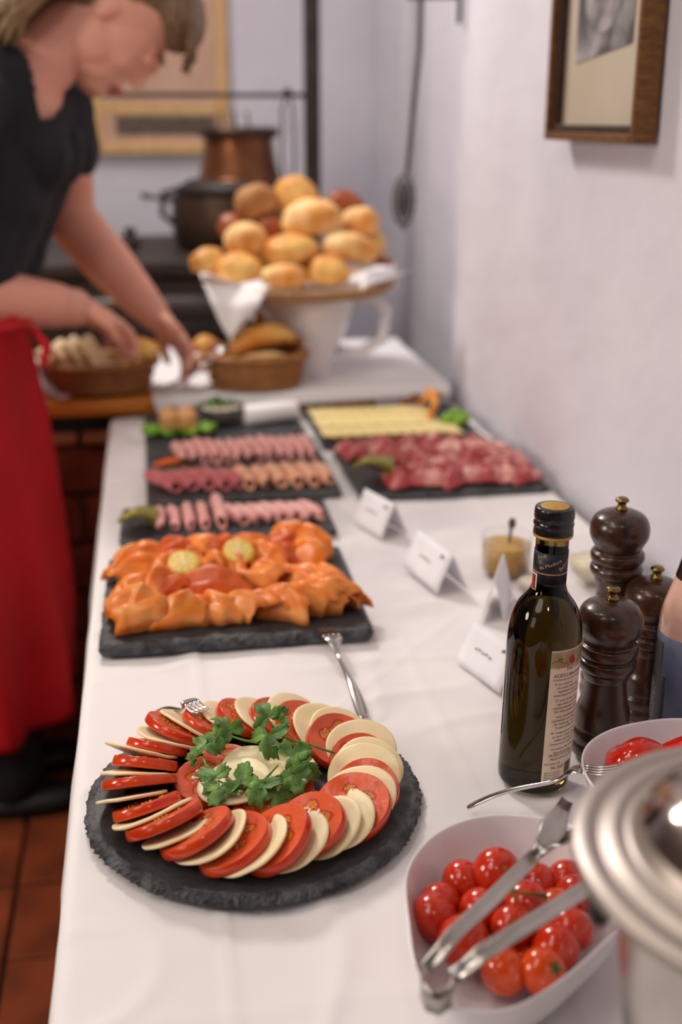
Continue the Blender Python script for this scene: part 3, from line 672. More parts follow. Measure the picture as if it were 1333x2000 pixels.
# ============================================================ PEPPER MILLS
def mill(label, x, y, H, s=1.0, brass_h=0.012):
    root = empty('pepper_mill', (x, y, TT)); tag(root, label, 'pepper mill')
    h = H
    # z from top of wood downwards: head ball, two beads, waist, flared foot
    prof = [(0, 0), (0.024, 0), (0.0275, .004), (0.0280, .010), (0.0262, .014), (0.0275, .018), (0.0278, .024), (0.0255, .028), (0.0262, .032), (0.0250, .045), (0.0215, h * .36), (0.0190, h * .50), (0.0182, h * .58), (0.0195, h - .080), (0.0225, h - .070)]
    bm = bmesh.new(); lathe(bm, smoothprof([(r * s, z) for r, z in prof], 4) + [(0, h - .069)], 44); obj('body', bm, M['walnut'], root)
    hp = [(0.0215, h - .070), (0.0250, h - .068), (0.0268, h - .063), (0.0255, h - .059), (0.0232, h - .057), (0.0262, h - .053), (0.0272, h - .048), (0.0258, h - .044), (0.0226, h - .042), (0.0250, h - .036), (0.0290, h - .028), (0.0298, h - .021), (0.0285, h - .013), (0.0240, h - .006), (0.0150, h - .0015), (0.006, h)]
    bm = bmesh.new(); lathe(bm, [(0, h - .0702)] + smoothprof([(r * s, z) for r, z in hp], 4) + [(0, h)], 44); hd = obj('head', bm, M['walnut'], root)
    bm = bmesh.new(); lathe(bm, smoothprof([(0.0058, h - .0005), (0.0060, h + .002), (0.0045, h + .004), (0.0042, h + .007), (0.0065, h + .009), (0.0068, h + .0105), (0.0050, h + .0125)], 3) + [(0, h + .0125)], 24); obj('brass_knob', bm, M['brass'], hd)
    return root
mill('tallest dark walnut pepper mill, standing behind the other mills', 0.452, 1.000, 0.2075, 1.0)
mill('short dark walnut pepper mill in front, right beside the vinegar bottle', 0.404, 0.897, 0.158, 1.02)
mill('short dark walnut mill at the right edge, half behind the rose bottle', 0.476, 0.958, 0.149, 1.0)

# ============================================================ ROSE BOTTLE (right edge)
rb = empty('wine_bottle', (0.497, 0.905, TT)); tag(rb, 'bottle with pinkish contents and slate-blue label, cut by the right edge', 'bottle')
pr = [(0, 0.003), (0.030, 0), (0.0350, .004), (0.0365, .012), (0.0365, .06), (0.0365, .118), (0.0345, .138), (0.0290, .158), (0.0235, .176), (0.0200, .192), (0.0175, .215), (0.0160, .240), (0.0155, .262)]
bm = bmesh.new(); lathe(bm, smoothprof(pr, 4) + [(0, .262)], 60); obj('glass_body', bm, M['rose'], rb)
bm = bmesh.new(); lathe(bm, smoothprof([(0.0252, .1715), (0.0256, .1715), (0.0218, .1880), (0.0214, .1880)], 2), 50); obj('neck_band', bm, M['blackcap'], rb)
bm = bmesh.new(); lathe(bm, smoothprof([(0.0165, .250), (0.0180, .252), (0.0180, .280), (0.0165, .283)], 3) + [(0, .283)], 40); obj('cap', bm, M['blackcap'], rb)
bm = bmesh.new(); lathe(bm, [(0.0365, .020), (0.0369, .020), (0.0369, .116), (0.0365, .116)], 64); wl = obj('blue_label', bm, M['bluelabel'], rb)
ra = atan2(-0.905, -0.497)
bm = bmesh.new(); wrap(bm, 0.0371, 0.020, 0.108, ra - 1.62, ra - 0.92, 20); wrap(bm, 0.0371, 0.020, 0.075, ra - 0.92, ra - 0.72, 8); obj('black_panel', bm, M['labelblack'], wl)
bm = bmesh.new()
for k in range(4):
    f = lambda x, y, k=k: (0.0373 * cos(ra - 1.38 + 0.10 * k - y / 0.0373), 0.0373 * sin(ra - 1.38 + 0.10 * k - y / 0.0373), 0.024 + x)
    text_to(bm, ['Enthalt Sulfite. Product of', 'Contains sulphites 750 ml', 'Rosato, imbottigliato da', 'Vino rosato 11,5% vol'][k], 0.0040, f)
obj('lettering', bm, M['ink_w'], wl, smooth=False)

# ============================================================ BOWLS
def superbowl(name, label, cx, cy, h, half, rot, pw=3.4, depth_taper=0.62, cat='bowl', lift=0.0, m='china', outline=None):
    bm = bmesh.new(); n = 96
    def R_(t): return (abs(cos(t)) ** pw + abs(sin(t)) ** pw) ** (-1 / pw)
    if outline:
        m_ = len(outline); cl = []
        for q in range(m_):
            p0, p1, p2, p3 = [Vector(outline[(q + d) % m_]) for d in (-1, 0, 1, 2)]
            for j in range(10):
                t = j / 10; cl.append(.5 * ((2 * p1) + (p2 - p0) * t + (2 * p0 - 5 * p1 + 4 * p2 - p3) * t * t + (3 * p1 - p0 - 3 * p2 + p3) * t ** 3))
        pol = sorted((atan2(p.y, p.x) % (2 * pi), p.length) for p in cl); pol = [(pol[-1][0] - 2 * pi, pol[-1][1])] + pol + [(pol[0][0] + 2 * pi, pol[0][1])]
        def R_(t):
            t = t % (2 * pi)
            for (a, ra_), (b, rb_) in zip(pol, pol[1:]):
                if a <= t <= b: return ra_ + (rb_ - ra_) * (t - a) / max(1e-9, b - a)
            return pol[0][1]
    prof = [(0.0, 0.0), (depth_taper * .85, 0.0), (depth_taper, 0.002), (depth_taper + (1 - depth_taper) * .55, h * .33), (.93, h * .66), (1.0, h - .0015), (1.005, h), (.985, h + .0008), (.975, h - .002), (.905, h * .64), (depth_taper * .98 + (1 - depth_taper) * .5, h * .36), (depth_taper * .95, .007), (depth_taper * .6, .0045), (0, .0045)]
    rings = []
    for f, z in prof:
        if f == 0: rings.append([bm.verts.new((0, 0, z))]); continue
        ring = []
        for i in range(n):
            t = 2 * pi * i / n; r = half * f * R_(t)
            zz = z + (lift * (R_(t) - 1) / 0.22 * (z / h) ** 2)
            ring.append(bm.verts.new((r * cos(t), r * sin(t), zz)))
        rings.append(ring)
    for a, b in zip(rings, rings[1:]):
        for i in range(n):
            j = (i + 1) % n
            if len(a) == 1: bm.faces.new((a[0], b[j], b[i]))
            elif len(b) == 1: bm.faces.new((a[i], a[j], b[0]))
            else: bm.faces.new((a[i], a[j], b[j], b[i]))
    bmesh.ops.recalc_face_normals(bm, faces=bm.faces[:])
    o = obj(name, bm, M[m], loc=(cx, cy, TT), rot=(0, 0, rot)); subs(o, 1); tag(o, label, cat); return o
BC = (0.232, 0.630)
BO = [(.150, .615), (.163, .676), (.197, .717), (.243, .732), (.290, .717), (.320, .684), (.325, .645), (.305, .603), (.268, .572), (.230, .546), (.192, .530), (.160, .538), (.146, .568)]
superbowl('square_bowl', 'rounded square white china bowl filled with cherry tomatoes', BC[0], BC[1], 0.056, 1.0, 0, 3.2, 0.70, outline=[(x - BC[0], y - BC[1]) for x, y in BO])
# cherry tomatoes
def cherry_mesh(kind):
    bm = bmesh.new(); n = 28; vs = ell(bm, (0, 0, 0), (1, 1, 0.93), None, 28, 18)
    for v in vs:
        r = sqrt(v.co.x ** 2 + v.co.y ** 2)
        if v.co.z > 0: v.co.z -= 0.10 * math.exp(-(r / 0.16) ** 2)
    me = bpy.data.meshes.new('cherry_tomato'); [setattr(f, 'smooth', True) for f in bm.faces]; bm.to_mesh(me); bm.free(); me.materials.append(M[kind]); return me
CH = [cherry_mesh('cherry'), cherry_mesh('cherry_o')]
bm = bmesh.new()
for k in range(5):
    a = k * 2 * pi / 5; tube(bm, [(0, 0, .86), (0.18 * cos(a), .18 * sin(a), .90), (.38 * cos(a + .2), .38 * sin(a + .2), .93)], [0.05, 0.07, 0.01], 6)
tube(bm, [(0, 0, .84), (0.03, 0, 1.0), (0.1, 0.02, 1.12)], [0.06, 0.05, 0.05], 6)
me_cal = bpy.data.meshes.new('calyx'); bm.to_mesh(me_cal); bm.free(); me_cal.materials.append(M['calyx'])
bm = bmesh.new(); ell(bm, (0, 0, 0.84), (0.10, 0.10, 0.03), None, 12, 6)
me_scar = bpy.data.meshes.new('stem_scar'); bm.to_mesh(me_scar); bm.free(); me_scar.materials.append(M['gherkin'])
# (px-derived) x, y, z, r, orange?, calyx kind, label bit
CT = [
 (0.232, 0.676, 0.797, .0185, 0, 's', 'topmost, with a pale stem scar'), (0.208, 0.683, 0.786, .0170, 0, '', 'at the far side, left of the topmost one'), (0.186, 0.667, 0.783, .0155, 0, '', 'far left, its upper half showing'),
 (0.178, 0.652, 0.783, .0180, 0, '', 'large one at the left wall'), (0.190, 0.618, 0.788, .0190, 0, '', 'large one under the end of the upper tong'), (0.212, 0.650, 0.785, .0170, 0, '', 'in the middle under the upper tong'),
 (0.262, 0.672, 0.785, .0165, 0, '', 'at the far side under the tong fork'), (0.245, 0.646, 0.790, .0180, 0, '', 'in the centre behind the thin vine stalk'), (0.228, 0.624, 0.790, .0160, 0, 'c', 'in the centre with a small green calyx'),
 (0.266, 0.640, 0.786, .0160, 1, 'c', 'orange-red, with green calyx near the right rim'), (0.212, 0.594, 0.780, .0165, 1, '', 'orange, under the lower tong near the front'), (0.237, 0.586, 0.783, .0165, 1, 'c', 'orange, with green calyx at the front'),
 (0.252, 0.604, 0.785, .0175, 0, '', 'dark red, right of the front orange one'), (0.268, 0.617, 0.788, .0165, 0, '', 'right front, just below the lower tong'), (0.284, 0.650, 0.788, .0165, 0, '', 'at the right wall next to the metal lid'),
 (0.285, 0.672, 0.785, .0165, 0, '', 'at the far right corner of the bowl'), (0.216, 0.612, 0.774, .0150, 0, '', 'deep between the two tongs'), (0.200, 0.640, 0.768, .0150, 0, '', 'low in the bowl, left of centre'), (0.248, 0.663, 0.770, .0150, 0, '', 'low in the bowl, behind the centre'), (0.265, 0.657, 0.774, .015, 0, '', 'low in the bowl, right of centre'), (0.233, 0.606, 0.772, .014, 0, '', 'low between the front orange ones')]
for i, (x, y, z, r, org, cal, lb) in enumerate(CT):
    o = bpy.data.objects.new('cherry_tomato', CH[org]); COL.objects.link(o); o.location = (x, y, z); o.scale = (r, r, r)
    o.rotation_euler = (0.75, 0.15, 0) if cal == 's' else ((0.85, -0.25, 0) if cal == 'c' else (random.uniform(1.6, 3.2), random.uniform(0, 3), random.uniform(0, 6)))
    if i == 11: o.rotation_euler = (0.7, 0.5, 0)
    tag(o, ('orange cherry tomato ' if org else 'red cherry tomato ') + lb, 'tomato', 'cherry tomatoes in the square bowl')
    if cal:
        c = bpy.data.objects.new('calyx' if cal == 'c' else 'stem_scar', me_cal if cal == 'c' else me_scar); COL.objects.link(c); c.parent = o
bm = bmesh.new(); tube(bm, [(0.214, 0.640, .808), (0.226, 0.638, .8105), (0.240, 0.632, .8105), (0.254, 0.630, .808)], [0.0009, .0010, .0010, .0014], 8); tube(bm, [(0.230, 0.637, .8105), (0.231, 0.628, .808)], [0.0009, .0007], 6)
tag(obj('vine_stalk', bm, M['calyx']), 'thin green vine stalk lying over the cherry tomatoes', 'stalk')
# tongs
tg = empty('serving_tongs', (0.150, 0.545, 0.815)); tag(tg, 'steel serving tongs lying across the cherry tomato bowl', 'tongs')
def rel(o, pts): return [Vector(p) - o.location for p in pts]
def strip(bm, pts, w, th, side):
    """flat channel bar"""
    rings = []; side = Vector(side)
    for i, p in enumerate(pts):
        t = (pts[min(i + 1, len(pts) - 1)] - pts[max(i - 1, 0)]).normalized(); sd = (side - t * side.dot(t)).normalized(); up = t.cross(sd)
        ww = w[i] if isinstance(w, (list, tuple)) else w
        prof = [(-1, 0), (-.85, 1.2), (-.45, .2), (0, -.1), (.45, .2), (.85, 1.2), (1, 0), (.5, -1), (-.5, -1)]
        rings.append([bm.verts.new(p + sd * (ww * a) + up * (th * b)) for a, b in prof])
    n = 9
    for a, b in zip(rings, rings[1:]):
        for i in range(n): bm.faces.new((a[i], a[(i + 1) % n], b[(i + 1) % n], b[i]))
    bm.faces.new(rings[0][::-1]); bm.faces.new(rings[-1]); bmesh.ops.recalc_face_normals(bm, faces=bm.faces[:])
a1 = rel(tg, [(0.148, 0.556, 0.824), (0.172, 0.578, 0.830), (0.205, 0.603, 0.834), (0.235, 0.630, 0.835), (0.250, 0.645, 0.834)])
bm = bmesh.new(); strip(bm, a1, [.0050, .0056, .0058, .0055, .0048], 0.0012, (-0.6, 0.75, 0.3)); ar = obj('arm', bm, M['steel_b'], tg)
bm = bmesh.new(); strip(bm, rel(tg, [(0.249, 0.643, 0.834), (0.258, 0.650, 0.838), (0.268, 0.662, 0.842), (0.281, 0.680, 0.842), (0.292, 0.698, 0.838)]), [.004, .0075, .0100, .0060, .0050], 0.0009, (-0.6, 0.6, 0.3)); obj('fork_head', bm, M['steel_b'], tg)
bm = bmesh.new(); strip(bm, rel(tg, [(0.258, 0.648, 0.836), (0.268, 0.650, 0.836), (0.279, 0.658, 0.836), (0.287, 0.668, 0.834)]), [.004, .008, .0085, .002], 0.0008, (-0.5, 0.7, -0.4)); obj('spoon_head', bm, M['steel_b'], tg)
bm = bmesh.new(); strip(bm, rel(tg, [(0.163, 0.546, 0.824), (0.185, 0.556, 0.832), (0.215, 0.570, 0.835), (0.245, 0.586, 0.836), (0.275, 0.603, 0.836), (0.292, 0.612, 0.830)]), [.0056, .0058, .0058, .0058, .006, .007], 0.0012, (-0.5, 0.8, 0.3)); obj('arm', bm, M['steel_b'], tg)
bm = bmesh.new()   # spring bend
b_ = rel(tg, [(0.148, 0.556, 0.822), (0.143, 0.549, 0.819), (0.144, 0.540, 0.817), (0.151, 0.535, 0.817), (0.159, 0.538, 0.819), (0.163, 0.546, 0.823)])
rings = [[bm.verts.new(p + Vector((0, 0, s * .0085 - .002)) + Vector(((p.x + .0), (p.y + .0), 0)).normalized() * q * .0006) for s, q in ((-1, -1), (1, -1), (1, 1), (-1, 1))] for p in b_]
for a, b in zip(rings, rings[1:]):
    for i in range(4): bm.faces.new((a[i], a[(i + 1) % 4], b[(i + 1) % 4], b[i]))
bmesh.ops.recalc_face_normals(bm, faces=bm.faces[:]); obj('spring_bend', bm, M['steel_b'], tg)
# round bowl with peppers
superbowl('round_bowl', 'round white china bowl with marinated red peppers', 0.424, 0.742, 0.066, 0.092, radians(10), 2.3, 0.60)
def pepper(label, c, r, rot, seed):
    bm = bmesh.new(); vs = ell(bm, (0, 0, 0), (1, 1, 1), None, 32, 20)
    for v in vs:
        t = atan2(v.co.y, v.co.z); lob = 1 + 0.10 * cos(3 * t + seed)
        x = v.co.x; v.co = Vector((x, v.co.y * lob, v.co.z * lob)) * (1 + 0.06 * noise.noise(v.co * 1.5 + Vector((seed, 0, 0))))
        v.co = Vector((v.co.x * r[0], v.co.y * r[1], v.co.z * r[2]))
    o = obj('red_pepper', bm, M['pepper'], loc=c, rot=rot); tag(o, label, 'pepper', 'peppers in the round bowl'); return o
pepper('rounded red pepper end, orange on top, left in the round bowl', (0.385, 0.777, 0.812), (0.028, 0.024, 0.023), (0, 0, 0.3), 1)
pepper('long red pepper stretching to the right edge of the picture', (0.442, 0.772, 0.816), (0.048, 0.022, 0.020), (0, -0.1, 0.05), 3)
pepper('dark red pepper piece low in the bowl, beneath the fork tines', (0.372, 0.748, 0.800), (0.024, 0.024, 0.018), (0.2, 0, 1.2), 5)
pepper('red pepper piece in the bowl, mostly behind the metal lid', (0.425, 0.705, 0.790), (0.030, 0.024, 0.018), (0.1, 0, .6), 6)
bm = bmesh.new(); tube(bm, [(0.358, 0.728, .782), (0.360, 0.722, .794), (0.363, 0.714, .800)], [0.002, 0.004, 0.001], 8, flat=(.5, (1, 0, 0))); tag(obj('herb_leaf', bm, M['parsley']), 'dark green herb leaf at the left inside of the pepper bowl', 'herb')

# ============================================================ SOUP POT WITH STEEL LID (foreground right)
PX, PY, PZZ = 0.304, 0.436, 0.975
pot = empty('soup_kettle', (PX, PY, TT)); tag(pot, 'round steel food kettle with wide domed lid, blurred in the right foreground', 'kettle')
hz = PZZ - TT
bm = bmesh.new(); lathe(bm, smoothprof([(0.058, 0.0), (0.062, 0.004), (0.068, 0.06), (0.078, 0.14), (0.086, hz - .02), (0.092, hz - .006)], 4), 64); lathe(bm, [(0, 0.0), (0.0585, 0.0)], 64); obj('body', bm, M['steel_b'], pot)
lp = [(0.086, hz - .010), (0.1065, hz - .006), (0.1085, hz - .002), (0.1080, hz + .001), (0.1010, hz + .0035), (0.0960, hz + .0018), (0.0915, hz + .0042), (0.0860, hz + .0060), (0.0835, hz + .0044), (0.0795, hz + .0060), (0.0740, hz + .0130), (0.0640, hz + .0230), (0.0480, hz + .0320), (0.0300, hz + .0370), (0.0100, hz + .0390)]
bm = bmesh.new(); lathe(bm, smoothprof(lp[:11], 5), 96); lid = obj('lid_rim', bm, M['satin'], pot)
bm = bmesh.new(); lathe(bm, smoothprof(lp[10:], 5) + [(0, hz + .0391)], 96); lid = obj('lid_dome', bm, M['mirror'], pot)
bm = bmesh.new(); lathe(bm, smoothprof([(0.006, hz + .038), (0.005, hz + .046), (0.010, hz + .052), (0.014, hz + .060), (0.010, hz + .068)], 4) + [(0, hz + .069)], 32); obj('knob', bm, M['mirror'], lid)
bm = bmesh.new(); a = radians(168); box(bm, (0.094 * cos(a), 0.094 * sin(a), hz - .026), (0.010, 0.016, 0.030), Matrix.Rotation(a, 3, 'Z'), 0.003); obj('side_clip', bm, M['iron'], pot, smooth=False)

# ============================================================ SALMON SLATE FOOD
def flap(name, label, cat, group, x, y, z, L, Wd, H, yaw, seed, m, skew=0.0, lift=0.0):
    rnd = random.Random(seed); a0 = rnd.uniform(0, 6); bm = bmesh.new()
    def fn(u, v):
        w = v * 2 - 1; e = max(0, 1 - abs(w) ** 2.6)
        prof = e ** .5
        tp = 1 - .30 * u ** 2 + .06 * sin(u * 5 + a0)
        zz = H * prof * (.74 + .34 * sin(min(1, u * 1.25) * pi * .62)) + lift * u
        zz += H * .16 * sin(w * 5.2 + u * 3.4 + a0) * prof + nz((u * 3, v * 4, seed), 1, H * .22) * prof
        ss = (u - .5) * L + skew * w * .02 + nz((u * 3, v * 5, seed + 3), 1, .008)
        yy = Wd / 2 * w * tp + nz((u * 4, v * 3, seed + 7), 1, .005)
        zz *= .42 + .58 * max(0, sin(pi * (.08 + u * .84))) ** .7
        return (ss, yy, max(.0008, zz))
    grid(bm, 16, 30, fn); o = obj(name, bm, m, loc=(x, y, z), rot=(0, 0, yaw)); solid(o, .0024, 0); return tag(o, label, cat, group)
def fold(name, label, cat, group, x, y, z, L, Wd, H, yaw, seed, m, turns=1.25, flare=0.25, th=0.0016, pitch=0.0, parent=None):
    """a thin slice folded over itself: a flattened loose roll"""
    rnd = random.Random(seed); a0 = rnd.uniform(0, 6)
    bm = bmesh.new(); nu, nv = 12, 26
    def fn(u, v):
        s = (u - 0.5) * L; t = v * turns * 2 * pi - pi * 0.65
        k = 1 - 0.38 * v; fl = 1 + flare * (u - 0.5) * 2 + 0.10 * sin(u * 7 + a0)
        end = (1 - 0.25 * (abs(u - 0.5) * 2) ** 3)
        yy = Wd / 2 * k * cos(t) * fl * end; zz = H / 2 * (1 + k * sin(t)) * (1 + 0.35 * flare * (u - 0.5)) * end
        ss = s + 0.10 * L * sin(t + a0) * 0.5 + nz((u * 3, v * 5, seed), 1, 0.004)
        zz = max(0.0004 + 0.0004 * v, zz + nz((u * 4, v * 6, seed + 9), 1, H * 0.14))
        yy += nz((u * 4, v * 5, seed + 4), 1, Wd * 0.10)
        return (ss, yy, zz)
    grid(bm, nu, nv, fn)
    o = obj(name, bm, m, parent, loc=(x, y, z), rot=(0, pitch, yaw)); solid(o, th, 0)
    if label: tag(o, label, cat, group)
    return o
rows = [  # (row name, y, slices (crop x, crop dy, width, dark))
 ('front row', 1.222, [(190, 0, 230, 0, .1), (400, 0, 230, 0, -.15), (545, .004, 200, 0, -.4), (700, 0, 220, 0, -.5), (870, .004, 240, 0, -.45), (1020, .010, 250, 0, -.5), (1120, .006, 200, 0, -.45)]),
 ('second row', 1.290, [(175, 0, 170, 0, .1), (280, .004, 150, 0, .3), (350, -.004, 110, 1, -.2), (520, -.002, 270, 1, .05), (770, .012, 230, 0, -.5), (960, .012, 260, 0, -.5), (1060, -.005, 190, 0, -.5)]),
 ('third row', 1.352, [(180, 0, 180, 0, .1), (330, 0, 190, 0, .15), (440, .010, 130, 0, .6), (560, .004, 140, 0, -1.0), (650, .005, 100, 0, -.9), (790, .012, 170, 0, -.5), (900, .008, 180, 1, -.2), (1000, .006, 180, 0, -.5)]),
 ('back row', 1.417, [(200, 0, 200, 0, .1), (370, -.002, 150, 1, .2), (480, 0, 130, 0, .1), (560, .003, 110, 1, -.6), (690, -.002, 220, 0, .1), (880, .003, 150, 1, .3), (930, .012, 200, 0, -.3), (1010, -.002, 190, 0, -.5)])]
for ri, (rn, yy, sl) in enumerate(rows):
    tot_ = len(sl)
    for q, (cx, dy, w, dk, yaw) in enumerate(sl):
        sc = 0.316 / (1275 - 55 - ri * 45); off = 55 + ri * 8
        x = -0.068 + (cx - off) * sc * .97; L = w * sc * 1.05
        lb = '%s folded smoked salmon slice from the left, %s on the slate' % (ORD[q], rn)
        flap('salmon_slice', lb, 'salmon', 'smoked salmon slices', x, yy + dy, SZ + .001 * (q % 2), max(.046, L * 1.04), 0.049 + random.uniform(-.006, .005), 0.030 + random.uniform(-.004, .009), yaw * 1.2 + random.uniform(-.18, .18), ri * 20 + q, M['salmon_d'] if dk else M['salmon'], skew=random.uniform(-.9, .9), lift=random.uniform(0, .007))
def lemon(label, x, y, z, rot):
    e = empty('lemon_slice', (x, y, z), rot); tag(e, label, 'lemon slice')
    bm = bmesh.new(); lathe(bm, [(0.0175, -.0028), (0.0195, -.003), (0.0202, 0), (0.0195, .003), (0.0175, .0028)], 40); obj('rind', bm, M['lemon_skin'], e)
    bm = bmesh.new(); lathe(bm, [(0, -.0026), (0.0180, -.0026), (0.0180, .0026), (0, .0026)], 40); obj('pith', bm, M['cream'], e)
    for k in range(9):
        bm = bmesh.new(); a = k * 2 * pi / 9
        P = [(0.0025, 0)] + [(0.0160 * cos(t), 0.0160 * sin(t)) for t in [-.29, -.15, 0, .15, .29]]
        top = [bm.verts.new((px * cos(a) - py * sin(a), px * sin(a) + py * cos(a), .0031)) for px, py in P]; bo = [bm.verts.new((v.co.x, v.co.y, .0020)) for v in top]
        bm.faces.new(top); [bm.faces.new((bo[i], bo[(i + 1) % 6], top[(i + 1) % 6], top[i])) for i in range(6)]
        obj('segment', bm, M['lemon'], e, smooth=False)
lemon('left lemon slice among the smoked salmon', 0.023, 1.318, SZ + 0.037, (0.45, 0.0, 0.0))
lemon('right lemon slice, farther back among the salmon', 0.094, 1.346, SZ + 0.038, (0.5, 0.15, 0.0))

# ============================================================ HAM SLATES
# narrow slate: four upright rolls lying toward camera, one tall, then leaning folds
for q in range(12):
    if q < 4: x = -0.004 + q * 0.0215; L = 0.085; wd = 0.019; yaw = pi / 2 + .03; hh = .019; y = 1.600
    elif q == 4: x = 0.084; L = 0.10; wd = 0.020; yaw = pi / 2 + .03; hh = .030; y = 1.603
    else: x = 0.084 + (q - 4) * 0.0195; L = 0.062; wd = 0.028; yaw = pi / 2 + 0.55; hh = .022; y = 1.590 + (0.002 * (q % 2))
    fold('ham_roll', '%s pink ham roll from the left on the narrow slate' % ORD[q], 'ham roll', 'ham rolls on the narrow slate', x, y, HZ, L, wd, hh, yaw, 300 + q, M['ham'], turns=1.5, flare=0.1 if q < 5 else 0.3)
for q in range(13):
    x = 0.036 + q * 0.0190
    fold('ham_roll', '%s pink ham fold from the left, back row of the two-row slate' % ORD[q], 'ham roll', 'ham folds in the back row', x, 1.935 + 0.004 * sin(q), HZ, 0.105, 0.021, 0.026, pi / 2 + 0.12, 340 + q, M['ham'], turns=1.4, flare=0.12)
for q in range(11):
    dark = q < 5; x = 0.006 + q * 0.0262
    fold('ham_roll', '%s %s fold from the left, front row of the two-row slate' % (ORD[q], 'dark red cured ham' if dark else 'pale orange-pink ham'), 'ham roll', 'ham folds in the front row', x, 1.775, HZ, 0.085, 0.030, 0.024, pi / 2 + (0.5 if dark else 0.15), 370 + q, M['ham_d'] if dark else M['ham_o'], turns=1.35, flare=0.15)
def fan(name, label, x, y, z, n, L, m, a0, a1, cat='gherkin'):
    e = empty(name, (x, y, z)); tag(e, label, cat)
    for k in range(n):
        a = a0 + (a1 - a0) * k / (n - 1); bm = bmesh.new()
        P = [(L * s * cos(a), L * s * sin(a), 0.009 + 0.014 * sin(s * pi) + 0.0022 * k) for s in (0, .2, .4, .6, .8, 1)]
        tube(bm, P, [.004, .0085, .0110, .0110, .008, .003], 10, flat=(0.55, (0, 0, 1))); obj('slice', bm, M[m], e)
fan('gherkin_fan', 'sliced gherkin fan at the left end of the narrow ham slate', -0.012, 1.562, HZ, 5, 0.052, 'gherkin', pi * .55, pi * 1.0)
fan('gherkin_fan', 'sliced gherkin fan left of the dry-cured ham', 0.372, 1.728, HZ + .008, 5, 0.062, 'gherkin', pi * .45, pi * .9)
bm = bmesh.new(); tube(bm, [(-0.010, 1.86, HZ + .012), (0.010, 1.868, HZ + .013), (0.034, 1.876, HZ + .014)], [.004, .009, .011], 12, flat=(.6, (0, 0, 1))); tag(obj('carrot_piece', bm, M['carrot']), 'orange carrot piece garnishing the two-row ham slate', 'carrot')
bm = bmesh.new()
for k in range(26):
    a = random.uniform(0, 6.3); p = Vector((0.03 + random.uniform(-.03, .04), 1.838 + random.uniform(-.012, .012), HZ + .006)); tube(bm, [p, p + Vector((cos(a) * .012, sin(a) * .008, .006)), p + Vector((cos(a) * .02, sin(a) * .014, .004))], [.0012, .0016, .0005], 5)
tag(obj('herb_sprig', bm, M['herb']), 'dark herb sprig beside the carrot piece on the ham slate', 'herb')
# prosciutto
def crumple(label, x, y, w, d, h, yaw, seed):
    bm = bmesh.new()
    def fn(u, v):
        px, py = (u - .5) * w, (v - .5) * d
        r1 = 1 - abs(noise.noise(Vector((px * 38 + seed, py * 16, seed)))) * 2.0
        r2 = 1 - abs(noise.noise(Vector((px * 70, py * 40 + seed, seed * 2)))) * 2
        edge = min(1, 5 * min(u, 1 - u) + .2) * min(1, 5 * min(v, 1 - v) + .2)
        return (px + nz((u * 5, v * 5, seed), 1, .01), py + nz((u * 5, v * 5, seed + 5), 1, .01), max(.0006, h * (0.35 + .55 * max(0, r1) * 1 + .12 * r2) * edge))
    grid(bm, 34, 30, fn); o = obj('cured_ham_slice', bm, M['prosc'], loc=(x, y, HZ + .001), rot=(0, 0, yaw)); solid(o, .0014, 1)
    tag(o, label, 'cured ham', 'dry-cured ham slices'); return o
PR = [(0.365, 1.905, .10, .07, .022, .2, 'pale-edged, far left corner'), (0.425, 1.895, .09, .10, .030, -.2, 'back left, behind the gherkins'), (0.490, 1.900, .09, .09, .028, .3, 'back middle'), (0.550, 1.895, .09, .09, .026, -.3, 'back right'),
      (0.420, 1.800, .09, .10, .034, .3, 'middle left, right of the gherkins'), (0.480, 1.815, .09, .11, .034, -.2, 'centre of the pile'), (0.540, 1.810, .09, .11, .032, .2, 'middle right'), (0.592, 1.820, .06, .13, .024, .1, 'at the wall side'),
      (0.415, 1.730, .10, .08, .026, 0, 'front left with pale fat'), (0.480, 1.735, .09, .09, .030, .4, 'front middle'), (0.545, 1.735, .10, .09, .028, -.2, 'front right'), (0.592, 1.725, .06, .08, .020, .3, 'front right corner next to the wall')]
for i, (x, y, w, d, h, yw, lb) in enumerate(PR): crumple('crumpled dry-cured ham slice, ' + lb, x, y, w, d, h, yw, 2.3 * i + 1)

# ============================================================ CHEESE SLATE + FAR LEFT SLATE
q = 0
for ri, (yy, nn, rn) in enumerate([(2.030, 10, 'front'), (2.105, 9, 'middle'), (2.18, 9, 'back')]):
    for k in range(nn):
        x = 0.332 + k * 0.0235
        bm = bmesh.new(); box(bm, (0, 0, 0), (0.058, 0.070, 0.0035), bev=.0008); box(bm, (0, -0.0355, 0), (0.058, 0.0012, 0.0036), mi=1)
        o = obj('cheese_slice', bm, [M['cheese_y'], M['rind']], smooth=False, loc=(x, yy, HZ + 0.0065), rot=(0, radians(7), random.uniform(-.04, .04)))
        tag(o, '%s yellow cheese slice from the left, %s row on the wall-side slate' % (ORD[k], rn), 'cheese slice', 'yellow cheese slices')
bm = bmesh.new(); tube(bm, [(0.530, 2.10, HZ + .012), (0.548, 2.125, HZ + .028), (0.552, 2.16, HZ + .040), (0.545, 2.20, HZ + .046)], [.010, .013, .011, .004], 10, flat=(.5, (1, 0, 0))); tube(bm, [(0.535, 2.20, HZ + .016), (0.560, 2.21, HZ + .034), (0.590, 2.215, HZ + .026)], [.008, .012, .004], 10, flat=(.6, (1, 0, 0)))
tag(obj('pepper_garnish', bm, M['orange_pepper']), 'orange-yellow pepper strips garnishing the yellow cheese', 'pepper')
